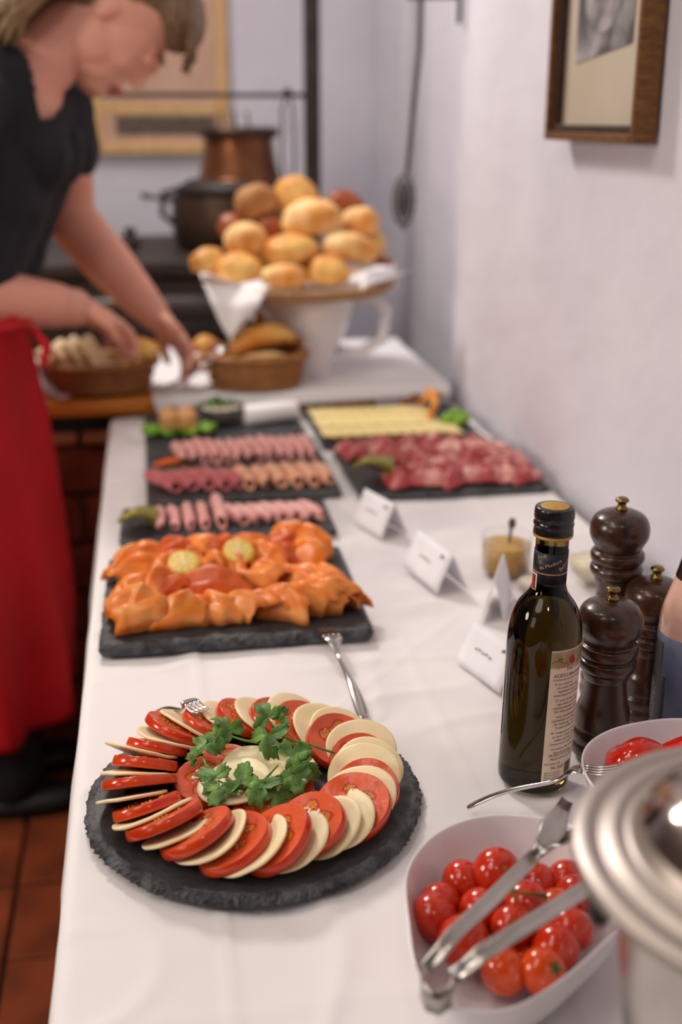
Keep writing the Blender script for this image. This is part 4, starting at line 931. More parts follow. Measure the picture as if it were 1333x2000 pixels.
for k, (x, y) in enumerate([(.572, 2.10), (.592, 2.125), (.580, 2.065), (.560, 2.08), (.598, 2.09)]):
    bm = bmesh.new(); ell(bm, (0, 0, 0), (.013, .010, .010), None, 14, 10)
    tag(obj('grape', bm, M['lettuce'], loc=(x, y, HZ + .0105)), 'green grape beside the yellow cheese, %s in the cluster' % ['leftmost at the back', 'rearmost', 'nearest the front', 'leftmost at the front', 'rightmost'][k], 'grape', 'green grapes')
bm = bmesh.new(); tube(bm, [(0.500, 2.235, HZ + .008), (0.530, 2.24, HZ + .018), (0.560, 2.235, HZ + .02)], [.005, .009, .004], 8); tag(obj('dried_fruit', bm, M['roll_dark']), 'brown dried fruit piece at the back of the cheese slate', 'fruit')
# lettuce
bm = bmesh.new()
def lf(u, v):
    a = u * 2 * pi; r = .012 + v * .042; return (r * cos(a) * 1.3, r * sin(a) * .65, .004 + .012 * v + .006 * v * sin(a * 11) + .003 * sin(a * 23))
grid(bm, 90, 5, lf); o = obj('lettuce_leaf', bm, M['lettuce'], loc=(0.040, 2.085, HZ)); solid(o, .0008); tag(o, 'curly green lettuce leaf under the terrine slices', 'lettuce')
for k, (x, y, z, lb) in enumerate([(0.022, 2.108, HZ + .026, 'left'), (0.056, 2.108, HZ + .026, 'right')]):
    bm = bmesh.new(); box(bm, (0, 0, 0), (0.034, 0.045, 0.030), bev=.005); tag(obj('terrine_slice', bm, M['terrine'], loc=(x, y, z), rot=(.1, 0, .1)), '%s orange-brown terrine block on the lettuce' % lb, 'terrine')
for k, (x, lb) in enumerate([(0.026, 'left'), (0.062, 'right')]):
    bm = bmesh.new(); ell(bm, (0, 0, 0), (.017, .016, .010)); tube(bm, [(-.004, 0, -.016), (0, 0, 0)], .007, 10); tag(obj('mushroom', bm, M['terrine_t'], loc=(x, 2.165, HZ + .032)), '%s pale brown mushroom piece behind the terrine' % lb, 'mushroom')
bm = bmesh.new(); lathe(bm, smoothprof([(0, .002), (.022, 0), (.026, .003), (.040, .018), (.047, .034), (.0455, .035), (.038, .020), (.024, .006), (0, .005)], 3), 48); tag(obj('dip_bowl', bm, M['greybowl'], loc=(0.125, 2.17, HZ)), 'small grey bowl of creamy dip on the far left slate', 'bowl')
bm = bmesh.new(); lathe(bm, [(0, .031), (.030, .030), (.041, .027), (0, .012)], 40); tag(obj('cream_dip', bm, M['cream'], loc=(0.125, 2.17, HZ)), 'creamy white dip filling the small grey bowl', 'dip')
e = empty('parsley_garnish', (0.125, 2.17, HZ + .032)); tag(e, 'green parsley leaves standing in the creamy dip', 'parsley')
for k in range(5):
    l = bpy.data.objects.new('leaf', LEAF[k % 4]); COL.objects.link(l); l.parent = e; l.location = (-.02 + .01 * k, .004 * (k % 2), .008 + .003 * (k % 3)); l.rotation_euler = (.9, .3 * k, k); solid(l, .0004)
bm = bmesh.new(); tube(bm, [(-.052, -.012, 0), (-.050, -.0115, 0), (0, 0, 0), (.050, .0115, 0), (.052, .012, 0)], [.017, .0195, .020, .0195, .017], 24); tag(obj('cheese_log', bm, M['napkin'], loc=(0.222, 2.155, HZ + .0205)), 'smooth white cheese log lying on the far left slate', 'cheese log')

# ============================================================ TENT CARDS, MUSTARD, SMALL GLASS
def tent(label, x, y, yaw, w=0.095, h=0.050, b=0.022, marks=True):
    e = empty('tent_card', (x, y, TT), (0, 0, yaw)); tag(e, label, 'tent card')
    for s, nm in ((-1, 'front_panel'), (1, 'back_panel')):
        bm = bmesh.new(); grid(bm, 6, 6, lambda u, v: ((u - .5) * w, s * b * (1 - v) + 0.0008 * s * sin(v * pi), 0.0006 + h * v)); p = solid(obj(nm, bm, M['card'], e), .0005, 0)
        if s == -1 and marks:
            bm = bmesh.new()
            for k in range(5):
                u0 = -.018 + k * .0066
                box(bm, (u0, -b * .5 - .0012, h * .5 + .002 + (.0012 if k % 2 else 0)), (.0045, .0004, .0022), Matrix.Rotation(-math.atan2(b, h), 3, 'X'))
            obj('printed_word', bm, M['ink_f'], p, smooth=False)
            bm = bmesh.new(); Rm = Matrix.Rotation(-math.atan2(b, h), 3, 'X')
            for (dx, dz) in [(0, 0), (.0035, .0018), (-.003, .002), (.001, .004)]: ell(bm, (w * .30 + dx, -b * .22 - .0006, h * .78 + dz), (.0022, .0004, .0018), Rm, 10, 6)
            obj('printed_emblem', bm, M['emblem'], p)
tent('white tent card standing by the dry-cured ham slate, farthest back', 0.318, 1.545, radians(-70), w=0.085)
tent('white tent card in the middle of the cloth, with printed word', 0.352, 1.345, radians(-78), w=0.105)
tent('white tent card seen end-on, between bottle and mustard glass', 0.405, 1.235, radians(66), w=0.09, h=.056, b=.014, marks=False)
tent('white tent card half hidden behind the vinegar bottle', 0.350, 1.068, radians(-72), w=0.085, h=.045)
jx, jy = 0.452, 1.350
j = empty('mustard_glass', (jx, jy, TT)); tag(j, 'clear glass jar holding yellow-brown mustard', 'glass jar')
bm = bmesh.new(); lathe(bm, [(0, 0), (.030, 0), (.0325, .002), (.0345, .055), (.0335, .0555), (.0315, .006), (0, .005)], 48); obj('glass_wall', bm, M['glass'], j)
bm = bmesh.new(); lathe(bm, [(0, .0055), (.0308, .0062), (.0325, .040), (.031, .0405), (0, .0412)], 48); obj('mustard_fill', bm, M['mustard'], j)
sp = empty('spoon', (jx + .002, jy, TT + .03)); tag(sp, 'small metal spoon standing in the mustard glass', 'spoon')
bm = bmesh.new(); tube(bm, [(0, 0, -.005), (.002, .002, .015), (.004, .004, .032)], [.0015, .002, .0025], 8); obj('handle', bm, M['pewter'], sp)
bm = bmesh.new(); ell(bm, (.005, .004, .037), (.0055, .003, .008)); obj('handle_end', bm, M['pewter'], sp)
def glassdish(label, x, y, r, h, fill=None):
    e = empty('glass_dish', (x, y, TT)); tag(e, label, 'glass dish')
    bm = bmesh.new(); lathe(bm, smoothprof([(0, 0), (r * .55, 0), (r * .8, h * .25), (r, h), (r * .96, h + .0005), (r * .74, h * .3), (r * .5, .004), (0, .004)], 3), 40); obj('glass_wall', bm, M['glass'], e)
    if fill: bm = bmesh.new(); lathe(bm, [(0, .0045), (r * .5, .005), (r * .72, h * .35), (r * .82, h * .62), (0, h * .66)], 36); obj('filling', bm, M[fill], e)
glassdish('small glass dish of pale cream sauce behind the bottle shoulder', 0.462, 1.262, 0.026, 0.034, 'cream')
glassdish('clear glass dish by the wall, behind bottle and tall mill', 0.560, 1.300, 0.045, 0.045, 'cream')
superbowl('small_bowl', 'small white china bowl half hidden behind the pepper mills', 0.545, 1.110, 0.045, 0.050, 0, 2.0, .6)

# ============================================================ PICTURE ON THE RIGHT WALL
pf = empty('framed_portrait', (WX - .014, 1.60, 1.56)); tag(pf, 'gilt wooden frame with small engraved portrait on the right wall', 'picture')
def frame4(parent, hw, hh, x0, x1, w, m, name):
    for s in (-1, 1):
        boxo(name, ((x0 + x1) / 2, s * (hw - w / 2), 0), (x1 - x0, w, 2 * hh), m, parent)
        boxo(name, ((x0 + x1) / 2, 0, s * (hh - w / 2)), (x1 - x0, 2 * hw - 2 * w - .0004, w), m, parent)
HW, HH = 0.170, 0.262
frame4(pf, HW, HH, -.020, .012, .012, M['goldframe'], 'frame_bar')
frame4(pf, HW - .0122, HH - .0122, -.012, .006, .010, M['framedark'], 'inner_lip')
boxo('mount', (.003, 0, 0), (.004, 2 * (HW - .020), 2 * (HH - .020)), M['mount'], pf)
bm = bmesh.new()   # slightly trapezoid print sheet
vs = [bm.verts.new((-.0005, a, b)) for a, b in [(.105, -.155), (-.098, -.138), (-.098, .17), (.105, .17)]]; bm.faces.new(vs[::-1])
pr_ = obj('engraved_print', bm, M['engraving'], pf, smooth=False)
bm = bmesh.new(); ell(bm, (-.0008, 0.0, .02), (.0006, .052, .085)); ell(bm, (-.0009, 0.01, -.075), (.0006, .065, .045)); obj('printed_figure', bm, mat('engraving_light', (168, 162, 160), .8, rgb2=(112, 106, 106), scale=22, detail=6, ramp=(.4, .62)), pr_)
bm = bmesh.new(); box(bm, (-.006, 0, 0), (.0012, 2 * (HW - .016), 2 * (HH - .016))); obj('glass_pane', bm, M['pane'], pf, smooth=False)

# ============================================================ RAIL BRACKET AND SKIMMER
br = empty('wall_hook_rail', (WX - .006, 2.40, 1.56)); tag(br, 'black iron wall hook at the plaster corner holding the skimmer', 'hook')
boxo('back_plate', (0, 0, .06), (.006, .020, .22), M['iron'], br); bm = bmesh.new(); tube(bm, [(0, 0, 0), (-.05, .01, 0), (-.105, .02, 0)], .0045, 8); obj('hook_bar', bm, M['iron'], br)
sk = empty('skimmer', (WX - .082, 2.418, 1.565)); tag(sk, 'long-handled openwork iron skimmer hanging at the wall corner', 'skimmer')
bm = bmesh.new(); tube(bm, [(0, 0, .25), (0, 0, -.10), (-.022, .0, -.345)], [.006, .006, .005], 8, flat=(.4, (0, 1, 0))); obj('handle', bm, M['pewter'], sk)
bm = bmesh.new(); cx, cz = -.028, -.40
for k in range(3):
    a_, b_2 = (.023, .052) if k == 0 else ((.013, .034) if k == 1 else (.006, .02))
    tube(bm, [(cx + a_ * cos(t * pi / 12), 0, cz + b_2 * sin(t * pi / 12)) for t in range(25)], .0034, 6)
for k in range(6): a = k * pi / 6; tube(bm, [(cx - .021 * cos(a), 0, cz - .048 * sin(a)), (cx + .021 * cos(a), 0, cz + .048 * sin(a))], .0026, 6)
tube(bm, [(cx, 0, cz - .045), (cx, 0, cz - .062)], [.006, .003], 8); obj('openwork_head', bm, M['pewter'], sk)

# ============================================================ HEARTH COUNTER, STOVE
ct = empty('hearth_counter', (0.15, 2.6, 0)); tag(ct, 'brick hearth counter with honey-coloured wooden board, behind the buffet table', 'counter')
CZ = 0.79
boxo('wooden_board', (-.14, -.02, CZ - .022), (0.90 , .56, .036), M['orangewood'], ct, .010)
boxo('stone_top', (.395, -.02, CZ - .022), (0.165, .56, .036), M['plaster'], ct, .004)
boxo('green_apron', (-.06, 0.0, .7365), (1.0, .48, .055), M['greenpaint'], ct, .003)
boxo('mortar_core', (-.06, .02, .354), (0.98, .44, .706), M['mortar'], ct, .001)
zb = 0.0; row = 0
bm = bmesh.new(); box(bm, (0, 0, 0), (.205, .05, .098), bev=.004); b0 = obj('brick', bm, M['brick'], ct, smooth=False, loc=(-.4, -.198, .055)); first = True
for row in range(6):
    for k in range(5):
        if row == 0 and k == 0: continue
        c = b0.copy(); COL.objects.link(c); c.parent = ct; c.location = (-.43 + (row % 2) * .105 + k * .218 + random.uniform(-.003, .003), -.198 + random.uniform(-.003, .003), .055 + row * .112)
        c.rotation_euler = (0, 0, random.uniform(-.01, .01))
b0.location = (-.43, -.198, .055)
for k in range(5):
    bm = bmesh.new(); box(bm, (0, 0, 0), (.20, .07, .026), bev=.004); obj('ledge_brick', bm, M['brick_pale'], ct, smooth=False, loc=(-.42 + k * .212, -.215, .693))
# white cloth on the counter
bm = bmesh.new()
def cf(u, v):
    x = -.05 + u * .672; y = 2.245 + v * .60
    lead = 0.055 * (1 - u) * 0.0
    z = CZ - .002 + .003 + nz((x * 9, y * 9, 2), 1, .003)
    if v < .12:
        k = (0.12 - v) / .12; y = 2.293 - 0.006 - k * .006 + .012 * sin(u * 9) * .3; z = CZ + .001 - k * (.030 - .012 * u)
    if u < .12: x += (1 - v) * .05 * (1 - u / .12)
    return (x, y, z)
grid(bm, 60, 40, cf); o = obj('counter_cloth', bm, M['napkin']); tag(o, 'white cloth spread over the right part of the hearth counter', 'cloth')
st = empty('iron_stove', (0.1, 3.25, 0)); tag(st, 'dark cast-iron cooking stove along the back wall', 'stove')
boxo('stove_body', (-.18, 0, .475), (1.0, .66, .95), M['stove'], st, .01); boxo('cooktop', (-.195, -.01, .975), (1.03, .72, .035), M['iron'], st, .008)
bm = bmesh.new(); tube(bm, [(-.60, -.40, .90), (.31, -.40, .90)], .012, 12); obj('front_rail', bm, M['pewter'], st)
for k in range(2): boxo('oven_door', (-.38 + k * .5, -.335, .72), (.42, .02, .26), M['iron'], st, .006)
SZT = .9925
cp = empty('cauldron', (0.245, 3.2, SZT)); tag(cp, 'large dark sooty pot standing on the stove', 'pot')
bm = bmesh.new(); lathe(bm, smoothprof([(0, 0), (.14, 0), (.165, .012), (.175, .06), (.172, .12), (.155, .155), (.125, .175)], 4) + [(.10, .180), (0, .180)], 56); obj('body', bm, M['cauldron'], cp)
bm = bmesh.new(); lathe(bm, [(.12, .172), (.166, .150), (.172, .156), (.125, .181)], 56); obj('shoulder_rim', bm, M['iron'], cp)
bm = bmesh.new(); tube(bm, [(-.16, 0, .13), (-.20, 0, .135), (-.255, 0, .142)], [.010, .008, .009], 10); obj('handle', bm, M['pewter'], cp)
bm = bmesh.new(); tube(bm, [(-.165 , -.02, .155), (-.195, -.02, .15), (-.20, -.02, .09), (-.172, -.02, .07)], .008, 8); obj('side_handle', bm, M['iron'], cp)
kp = empty('copper_pot', (0.258, 3.2, SZT + .1805)); tag(kp, 'brownish copper vessel with flaring rim on top of the dark pot', 'pot')
bm = bmesh.new(); lathe(bm, smoothprof([(0, 0), (.105, 0), (.110, .008), (.100, .05), (.093, .10), (.100, .125)], 4) + [(.104, .132), (.100, .134), (.085, .10), (0, .01)], 56); obj('body', bm, M['copper'], kp)
bm = bmesh.new(); lathe(bm, [(.098, .108), (.108, .112), (.108, .134), (.098, .136)], 48); obj('rim_band', bm, M['cauldron'], kp)
for k in range(3): bm = bmesh.new(); tube(bm, [(-.04 + k * .035, 0, .10), (-.045 + k * .035, .01, .165)], .004, 6); tag(obj('skewer', bm, M['iron'], loc=(0.258, 3.2, SZT + .19)), '%s thin dark utensil handle sticking out of the copper pot' % ['left', 'middle', 'right'][k], 'utensil')
bm = bmesh.new(); lathe(bm, smoothprof([(0, 0), (.02, 0), (.024, .02), (.014, .04), (.018, .052), (0, .06)], 3), 24); tag(obj('stove_knob', bm, M['iron'], loc=(-.045, 3.2, SZT)), 'small dark knobbed jar on the stove behind the arm', 'jar')
# post and rail
po = empty('iron_post', (0.452, 3.15, 0)); tag(po, 'dark vertical iron post rising beside the stove', 'post')
boxo('post_bar', (0, 0, 1.3), (.040, .040, 2.6), M['iron'], po, .004)
rl2 = empty('hanging_rail', (0.15, 3.15, 1.388)); tag(rl2, 'thin horizontal iron rail running left from the post', 'rail')
bm = bmesh.new(); tube(bm, [(-.75, 0, 0), (.284, 0, 0)], .006, 10); obj('rail_bar', bm, M['iron'], rl2)
ut = empty('fire_tongs', (0.385, 3.14, 1.388)); tag(ut, 'grey long-legged tongs hanging from the horizontal rail', 'tongs')
for s in (-1, 1): bm = bmesh.new(); tube(bm, [(0, 0, .008), (s * .014, 0, -.03), (s * .018, 0, -.16), (s * .010, 0, -.24)], .004, 8); obj('leg', bm, M['pewter'], ut)
bm = bmesh.new(); ell(bm, (0, 0, .006), (.013, .008, .012)); obj('pivot', bm, M['iron'], ut)
# back wall picture
bp2 = empty('wall_picture', (0.065, 3.835, 1.60)); tag(bp2, 'large pale wooden frame with dark caption band on the back wall', 'picture')
hw, hh = .215, .375
for s in (-1, 1):
    boxo('frame_bar', (s * (hw - .016), 0, 0), (.032, .022, 2 * hh), M['palewood'], bp2, .003); boxo('frame_bar', (0, 0, s * (hh - .016)), (2 * hw - .0645, .022, .032), M['palewood'], bp2, .003)
boxo('mount', (0, .004, 0), (2 * hw - .06, .008, 2 * hh - .06), M['mountpaper'], bp2, .001); boxo('caption_band', (.015, -.0006, -hh + .085), (.315, .003, .058), M['captiondark'], bp2, .0005)
boxo('inner_strip', (0, -.0006, -hh + .135), (2 * hw - .066, .003, .030), M['palewood'], bp2, .0005)

# ============================================================ JUG, TRAY, ROLLS
JX, JY = 0.335, 2.47
jg = empty('white_jug', (JX, JY, CZ + .002)); tag(jg, 'white ceramic jug standing under the bread tray', 'jug')
bm = bmesh.new(); lathe(bm, smoothprof([(0, .002), (.050, 0), (.056, .005), (.075, .06), (.098, .12), (.108, .160), (.104, .178), (.098, .180)], 4) + [(.0, .176)], 56); jb = obj('body', bm, M['china'], jg)
bm = bmesh.new(); tube(bm, [(.095, -.02, .165), (.150, -.02, .168), (.178, -.02, .135), (.172, -.02, .075), (.120, -.02, .045), (.070, -.02, .052)], [.014, .013, .013, .013, .012, .012], 12, flat=(1.3, (0, 1, 0))); obj('handle', bm, M['china'], jg)
bm = bmesh.new(); tube(bm, [(-.085, -.03, .13), (-.125, -.04, .155), (-.150, -.045, .172)], [.04, .030, .018], 12, flat=(.6, (0, 0, 1))); obj('spout', bm, M['china'], jg)
TZ = CZ + .1835
tr = empty('bread_tray', (0.325, 2.475, TZ)); tag(tr, 'round woven tray heaped with bread rolls on the white jug', 'tray')
bm = bmesh.new(); lathe(bm, smoothprof([(0, 0), (.17, 0), (.195, .008), (.208, .022), (.203, .024), (.185, .013), (.16, .006), (0, .006)], 3), 72); obj('tray_base', bm, M['traywicker'], tr)
bm = bmesh.new()
for k in range(72):
    a = k * 2 * pi / 72; P = [(.190 * cos(a - .05), .190 * sin(a - .05), .004), (.209 * cos(a), .209 * sin(a), .018), (.207 * cos(a + .07), .207 * sin(a + .07), .029)]; tube(bm, P, .0038, 5)
tag(obj('woven_rim', bm, M['traywicker'], tr), kind='stuff')
# napkin over the tray: flat part, left drop, right fold
bm = bmesh.new()
def nf(u, v):
    x = -.215 + u * .43; y = -.16 + v * .26
    z = .012 + nz((x * 10, y * 10, 1), 1, .004); r = sqrt(x * x + y * y)
    z += max(0, (r - .16)) * .45
    if u < .28: k = (.28 - u) / .28; x = -.095 - .125 * min(1, k * 1.4) ; x = -.215 + u * .43; 
    return (x, y, z)
grid(bm, 30, 20, nf)
nk = obj('napkin', bm, M['napkin'], loc=tr.location); solid(nk, .001); tag(nk, 'white napkin lining the bread tray with a corner hanging left', 'napkin')
bm = bmesh.new()   # hanging corner (part of napkin)
def nd(u, v):   # triangle hanging over left front rim
    w = (1 - v) ** 0.8; x = -.150 + (u - .5) * .13 * w - .018 * v; y = -.150 - .035 * min(1, v * 3) + .012 * sin(u * 7) * v - (x + .150) * .45
    return (x, y, .036 - .105 * v + .006 * sin(u * 9) * v)
grid(bm, 14, 14, nd); o = obj('hanging_corner', bm, M['napkin'], nk); solid(o, .001)
bm = bmesh.new()
grid(bm, 10, 10, lambda u, v: (.105 + u * .095, -.175 + u * .10 + v * .02, .020 + .035 * v * (0.4 + u) + .010 * sin(u * 6))); o = obj('right_fold', bm, M['napkin'], nk); solid(o, .001)

def roll(label, c, r, rot, m, seed, cut=True, grp='bread rolls on the tray', name='bread_roll'):
    bm = bmesh.new(); vs = ell(bm, (0, 0, 0), (1, 1, 1), None, 28, 18)
    for v in vs:
        p = v.co.copy(); k = 1 + .10 * noise.noise(p * 1.6 + Vector((seed, 0, 0)))
        if cut and p.z > 0.2: k -= 0.16 * math.exp(-(p.y / .14) ** 2) * (1 - abs(p.x)) * 1.1
        if p.z < -.55: p.z = -.55 - (p.z + .55) * -.2
        v.co = Vector((p.x * r[0] * k, p.y * r[1] * k, p.z * r[2] * k))
    o = obj(name, bm, M[m], loc=c, rot=rot); tag(o, label, 'bread roll', grp); return o
rz = TZ
RL = [('plump golden roll at the tray\'s far left end', 408, 512, 36, 29, 'roll', 2.40, 0), ('golden roll beside the napkin corner, low on the left', 462, 528, 52, 32, 'roll', 2.38, .1),
      ('golden roll with pale top, second layer left', 480, 470, 44, 34, 'roll_pale', 2.42, .05), ('dull brown rye roll near the top left', 500, 398, 44, 38, 'roll_rye', 2.50, .4), ('golden roll at the very top of the heap', 576, 385, 44, 40, 'roll', 2.52, .2),
      ('big pale roll high in the middle of the heap', 610, 430, 60, 40, 'roll_pale', 2.44, .1), ('dark pretzel roll at the top right of the heap', 675, 398, 40, 26, 'roll_dark', 2.52, -.2), ('pale round roll at the upper right of the heap', 705, 437, 38, 32, 'roll_pale', 2.46, 0),
      ('golden oblong roll with pale end in the middle layer', 566, 490, 56, 32, 'roll', 2.40, .1), ('pale split roll in the middle layer at right', 685, 487, 56, 32, 'roll_pale', 2.40, -.25), ('pale low roll at the front centre of the tray', 556, 543, 46, 28, 'roll_pale', 2.36, 0),
      ('golden low roll at the front right of the tray', 642, 533, 44, 32, 'roll', 2.36, .0), ('dark brown roll filling the gap at the centre left', 528, 448, 36, 28, 'roll_dark', 2.48, 0), ('dark brown roll peeking out at the left edge of the heap', 452, 443, 26, 26, 'roll_dark', 2.47, 0),
      ('golden roll at the right rim behind the napkin fold', 722, 478, 30, 34, 'roll', 2.50, 0), ('brown roll low behind the front centre rolls', 520, 510, 40, 30, 'roll', 2.47, 0), ('brown roll low behind the front right rolls', 610, 515, 40, 30, 'roll', 2.47, 0), ('dark flat crust at the far right rim of the tray', 748, 512, 24, 10, 'roll_dark', 2.50, 0)]
FPX, PIT, YAW = 2200, radians(19.2), radians(9.55)
def at_Y(u, v, yy):
    x = (u - 666.5) / FPX; y = -(v - 1000) / FPX; f = cos(PIT) + y * sin(PIT); z = -sin(PIT) + y * cos(PIT)
    X = x * cos(YAW) + f * sin(YAW); Y = -x * sin(YAW) + f * cos(YAW); t = yy / Y; return Vector((X * t, yy, 1.327 + z * t)), t / FPX
for i, (lb, u, v, a, b, m, yy, tl_) in enumerate(RL):
    p, k = at_Y(u, v, yy); p.z = max(p.z, TZ + .02 + b * k * .6)
    roll(lb, p, (a * k * 1.02, max(.032, a * k * .75), b * k * 1.05), (random.uniform(-.2, .2), -tl_, random.uniform(-.3, .3)), m, i * 3.1)

# ============================================================ BASKETS
def basket(label, c, rx, ry, h, m='wicker'):
    e = empty('bread_basket', c); tag(e, label, 'basket')
    bm = bmesh.new(); n = 56; prof = [(0.0, 0.002), (.78, .002), (.82, .006), (.98, h), (.94, h), (.77, .010), (0, .008)]
    rings = []
    for f, z in prof: rings.append([bm.verts.new((0, 0, z))] if f == 0 else [bm.verts.new((rx * f * cos(2 * pi * i / n), ry * f * sin(2 * pi * i / n), z)) for i in range(n)])
    for a, b in zip(rings, rings[1:]):
        for i in range(n):
            jn = (i + 1) % n
            if len(a) == 1: bm.faces.new((a[0], b[jn], b[i]))
            elif len(b) == 1: bm.faces.new((a[i], a[jn], b[0]))
            else: bm.faces.new((a[i], a[jn], b[jn], b[i]))
    bmesh.ops.recalc_face_normals(bm, faces=bm.faces[:]); obj('basket_wall', bm, M[m], e)
    bm = bmesh.new(); rows_ = int(h / .009)
    for r_ in range(rows_):
        f = .84 + .14 * r_ / rows_; z = .006 + r_ * h / rows_; ph = (r_ % 2) * pi
        tube(bm, [((rx * f + .003 * sin(14 * t * 2 * pi / 84 + ph)) * cos(t * 2 * pi / 84), (ry * f + .003 * sin(14 * t * 2 * pi / 84 + ph)) * sin(t * 2 * pi / 84), z) for t in range(85)], .0042, 5, cap=False)
    tag(obj('woven_strands', bm, M[m], e), kind='stuff')
    bm = bmesh.new(); tube(bm, [(rx * cos(t * 2 * pi / 60), ry * sin(t * 2 * pi / 60), h) for t in range(61)], .008, 8, cap=False); obj('rim', bm, M[m], e)
    return e
basket('oval wicker bread basket at the right, full of bread sticks', (0.212, 2.345, CZ + .004), .108, .075, .068)
basket('oval wicker bread basket at the left, under the woman\'s hand', (-0.112, 2.375, CZ + .003), .118, .085, .058)
def stick(name, label, pts, rad, m, cat='bread'):
    bm = bmesh.new(); tube(bm, pts, rad, 14); tag(subs(obj(name, bm, M[m]), 1), label, cat)
bz = CZ + .06
stick('bread_stick', 'long golden curved bread stick on top of the right basket', [(0.140, 2.32, bz + .012), (0.170, 2.315, bz + .034), (0.215, 2.32, bz + .056), (0.260, 2.33, bz + .060), (0.300, 2.345, bz + .040)], [.009, .020, .025, .024, .009], 'roll')
stick('bread_stick', 'shorter pale bread stick under the golden one', [(0.165, 2.30, bz + .002), (0.20, 2.295, bz + .012), (0.25, 2.30, bz + .012), (0.28, 2.31, bz + .006)], [.007, .014, .014, .007], 'roll_pale')
stick('bread_stick', 'pale bread stick at the back left of the right basket', [(0.160, 2.37, bz + .02), (0.19, 2.375, bz + .045), (0.225, 2.38, bz + .062)], [.010, .018, .012], 'roll_pale')
stick('bread_stick', 'reddish-brown bread stick at the back of the right basket', [(0.205, 2.38, bz + .03), (0.23, 2.385, bz + .07), (0.225, 2.39, bz + .095)], [.012, .014, .008], 'roll_dark')
stick('bread_stick', 'brown crust at the right end of the right basket', [(0.265, 2.36, bz + .02), (0.295, 2.355, bz + .04), (0.318, 2.35, bz + .030)], [.010, .015, .007], 'roll_dark')
NT = [(0.110, 2.40, .052, 'roll', 'golden roll between the hand and the napkin corner'), (0.105, 2.36, .020, 'roll_rye', 'brown nutty roll left of the right basket'), (0.135, 2.385, .040, 'roll_dark', 'dark brown roll behind the right basket'), (0.155, 2.35, .040, 'roll_rye', 'mottled brown roll at the left end of the right basket'), (0.128, 2.345, .022, 'roll_pale', 'small pale roll between the two baskets')]
for i, (x, y, dz, m, lb) in enumerate(NT): roll(lb, (x, y, CZ + .03 + dz), (.028, .025, .023), (0, 0, i), m, 90 + i, grp='loose rolls between the baskets')
for i, (x, y, z, a, lb) in enumerate([(-0.195, 2.36, .055, .9, 'outermost'), (-0.170, 2.35, .062, .8, 'second from outside'), (-0.145, 2.345, .066, .7, 'third from outside'), (-0.118, 2.34, .066, .6, 'innermost, beside the hand')]):
    bm = bmesh.new(); box(bm, (0, 0, 0), (.015, .08, .088), bev=.006); tag(obj('bread_slice', bm, M['bread_in'], loc=(x, y, CZ + z + .012), rot=(0.1, -a, -.3)), 'pale sliced bread in the left basket, %s' % lb, 'bread slice', 'bread slices in the left basket')
roll('small golden roll held in the near hand', (-.020, 2.315, CZ + .095), (.034, .026, .024), (0, .3, .2), 'roll', 77, grp='held roll')
bm = bmesh.new()
grid(bm, 22, 16, lambda u, v: (-.245 + u * .11, 2.32 + v * .13 - .0 * u, CZ + .006 + .070 * sin(min(1, v * 1.2) * pi * .5) * (1 - .5 * u) + .010 * sin(u * 9 + v * 4)))
o = obj('napkin', bm, M['napkin']); solid(o, .001); tag(o, 'crumpled white napkin behind the left bread basket', 'napkin')
# tongs between the baskets
tg2 = empty('serving_tongs', (0.02, 2.30, CZ + .012)); tag(tg2, 'blurred steel tongs lying between the two bread baskets', 'tongs')
for s in (-1, 1):
    bm = bmesh.new(); tube(bm, [(-.02, -.01, .002), (.05, .01 + s * .008, .022), (.11, .02 + s * .018, .070), (.135, .025 + s * .018, .088)], [.005, .006, .007, .010], 10, flat=(.4, (0, 0, 1))); obj('arm', bm, M['steel_b'], tg2)

# ============================================================ WOMAN
def remesh_obj(name, prims, m, voxel, smooth=6, parent=None, post=None):
    bm = bmesh.new()
    for p in prims:
        if p[0] == 'c': tube_caps(bm, p[1], p[2])
        else: ell(bm, p[1], p[2], p[3] if len(p) > 3 else None, 24, 16)
    me = bpy.data.meshes.new('tmp'); bm.to_mesh(me); bm.free(); o = bpy.data.objects.new('tmp', me); COL.objects.link(o)
    md = o.modifiers.new('r', 'REMESH'); md.mode = 'VOXEL'; md.voxel_size = voxel
    ms = o.modifiers.new('s', 'SMOOTH'); ms.factor = 0.6; ms.iterations = smooth
    dg = bpy.context.evaluated_depsgraph_get(); me2 = bpy.data.meshes.new_from_object(o.evaluated_get(dg)); bpy.data.objects.remove(o)
    me2.name = name
    if post:
        for v in me2.vertices: v.co = post(v.co)
    for pl in me2.polygons: pl.use_smooth = True
    me2.materials.clear(); me2.materials.append(m)
    ob = bpy.data.objects.new(name, me2); COL.objects.link(ob)
    if parent: ob.parent = parent
    return ob
def tube_caps(bm, pts, rads):
    P = [Vector(p) for p in pts]
    for i, (p, r) in enumerate(zip(P, rads)):
        ell(bm, p, (r, r, r), None, 20, 12)
        if i: 
            q, rq = P[i - 1], rads[i - 1]; tube(bm, [q, p], [rq, r], 20)
wo = empty('person', (-0.31, 2.13, 0)); tag(wo, 'woman in black t-shirt and red apron bending over the bread baskets', 'person')
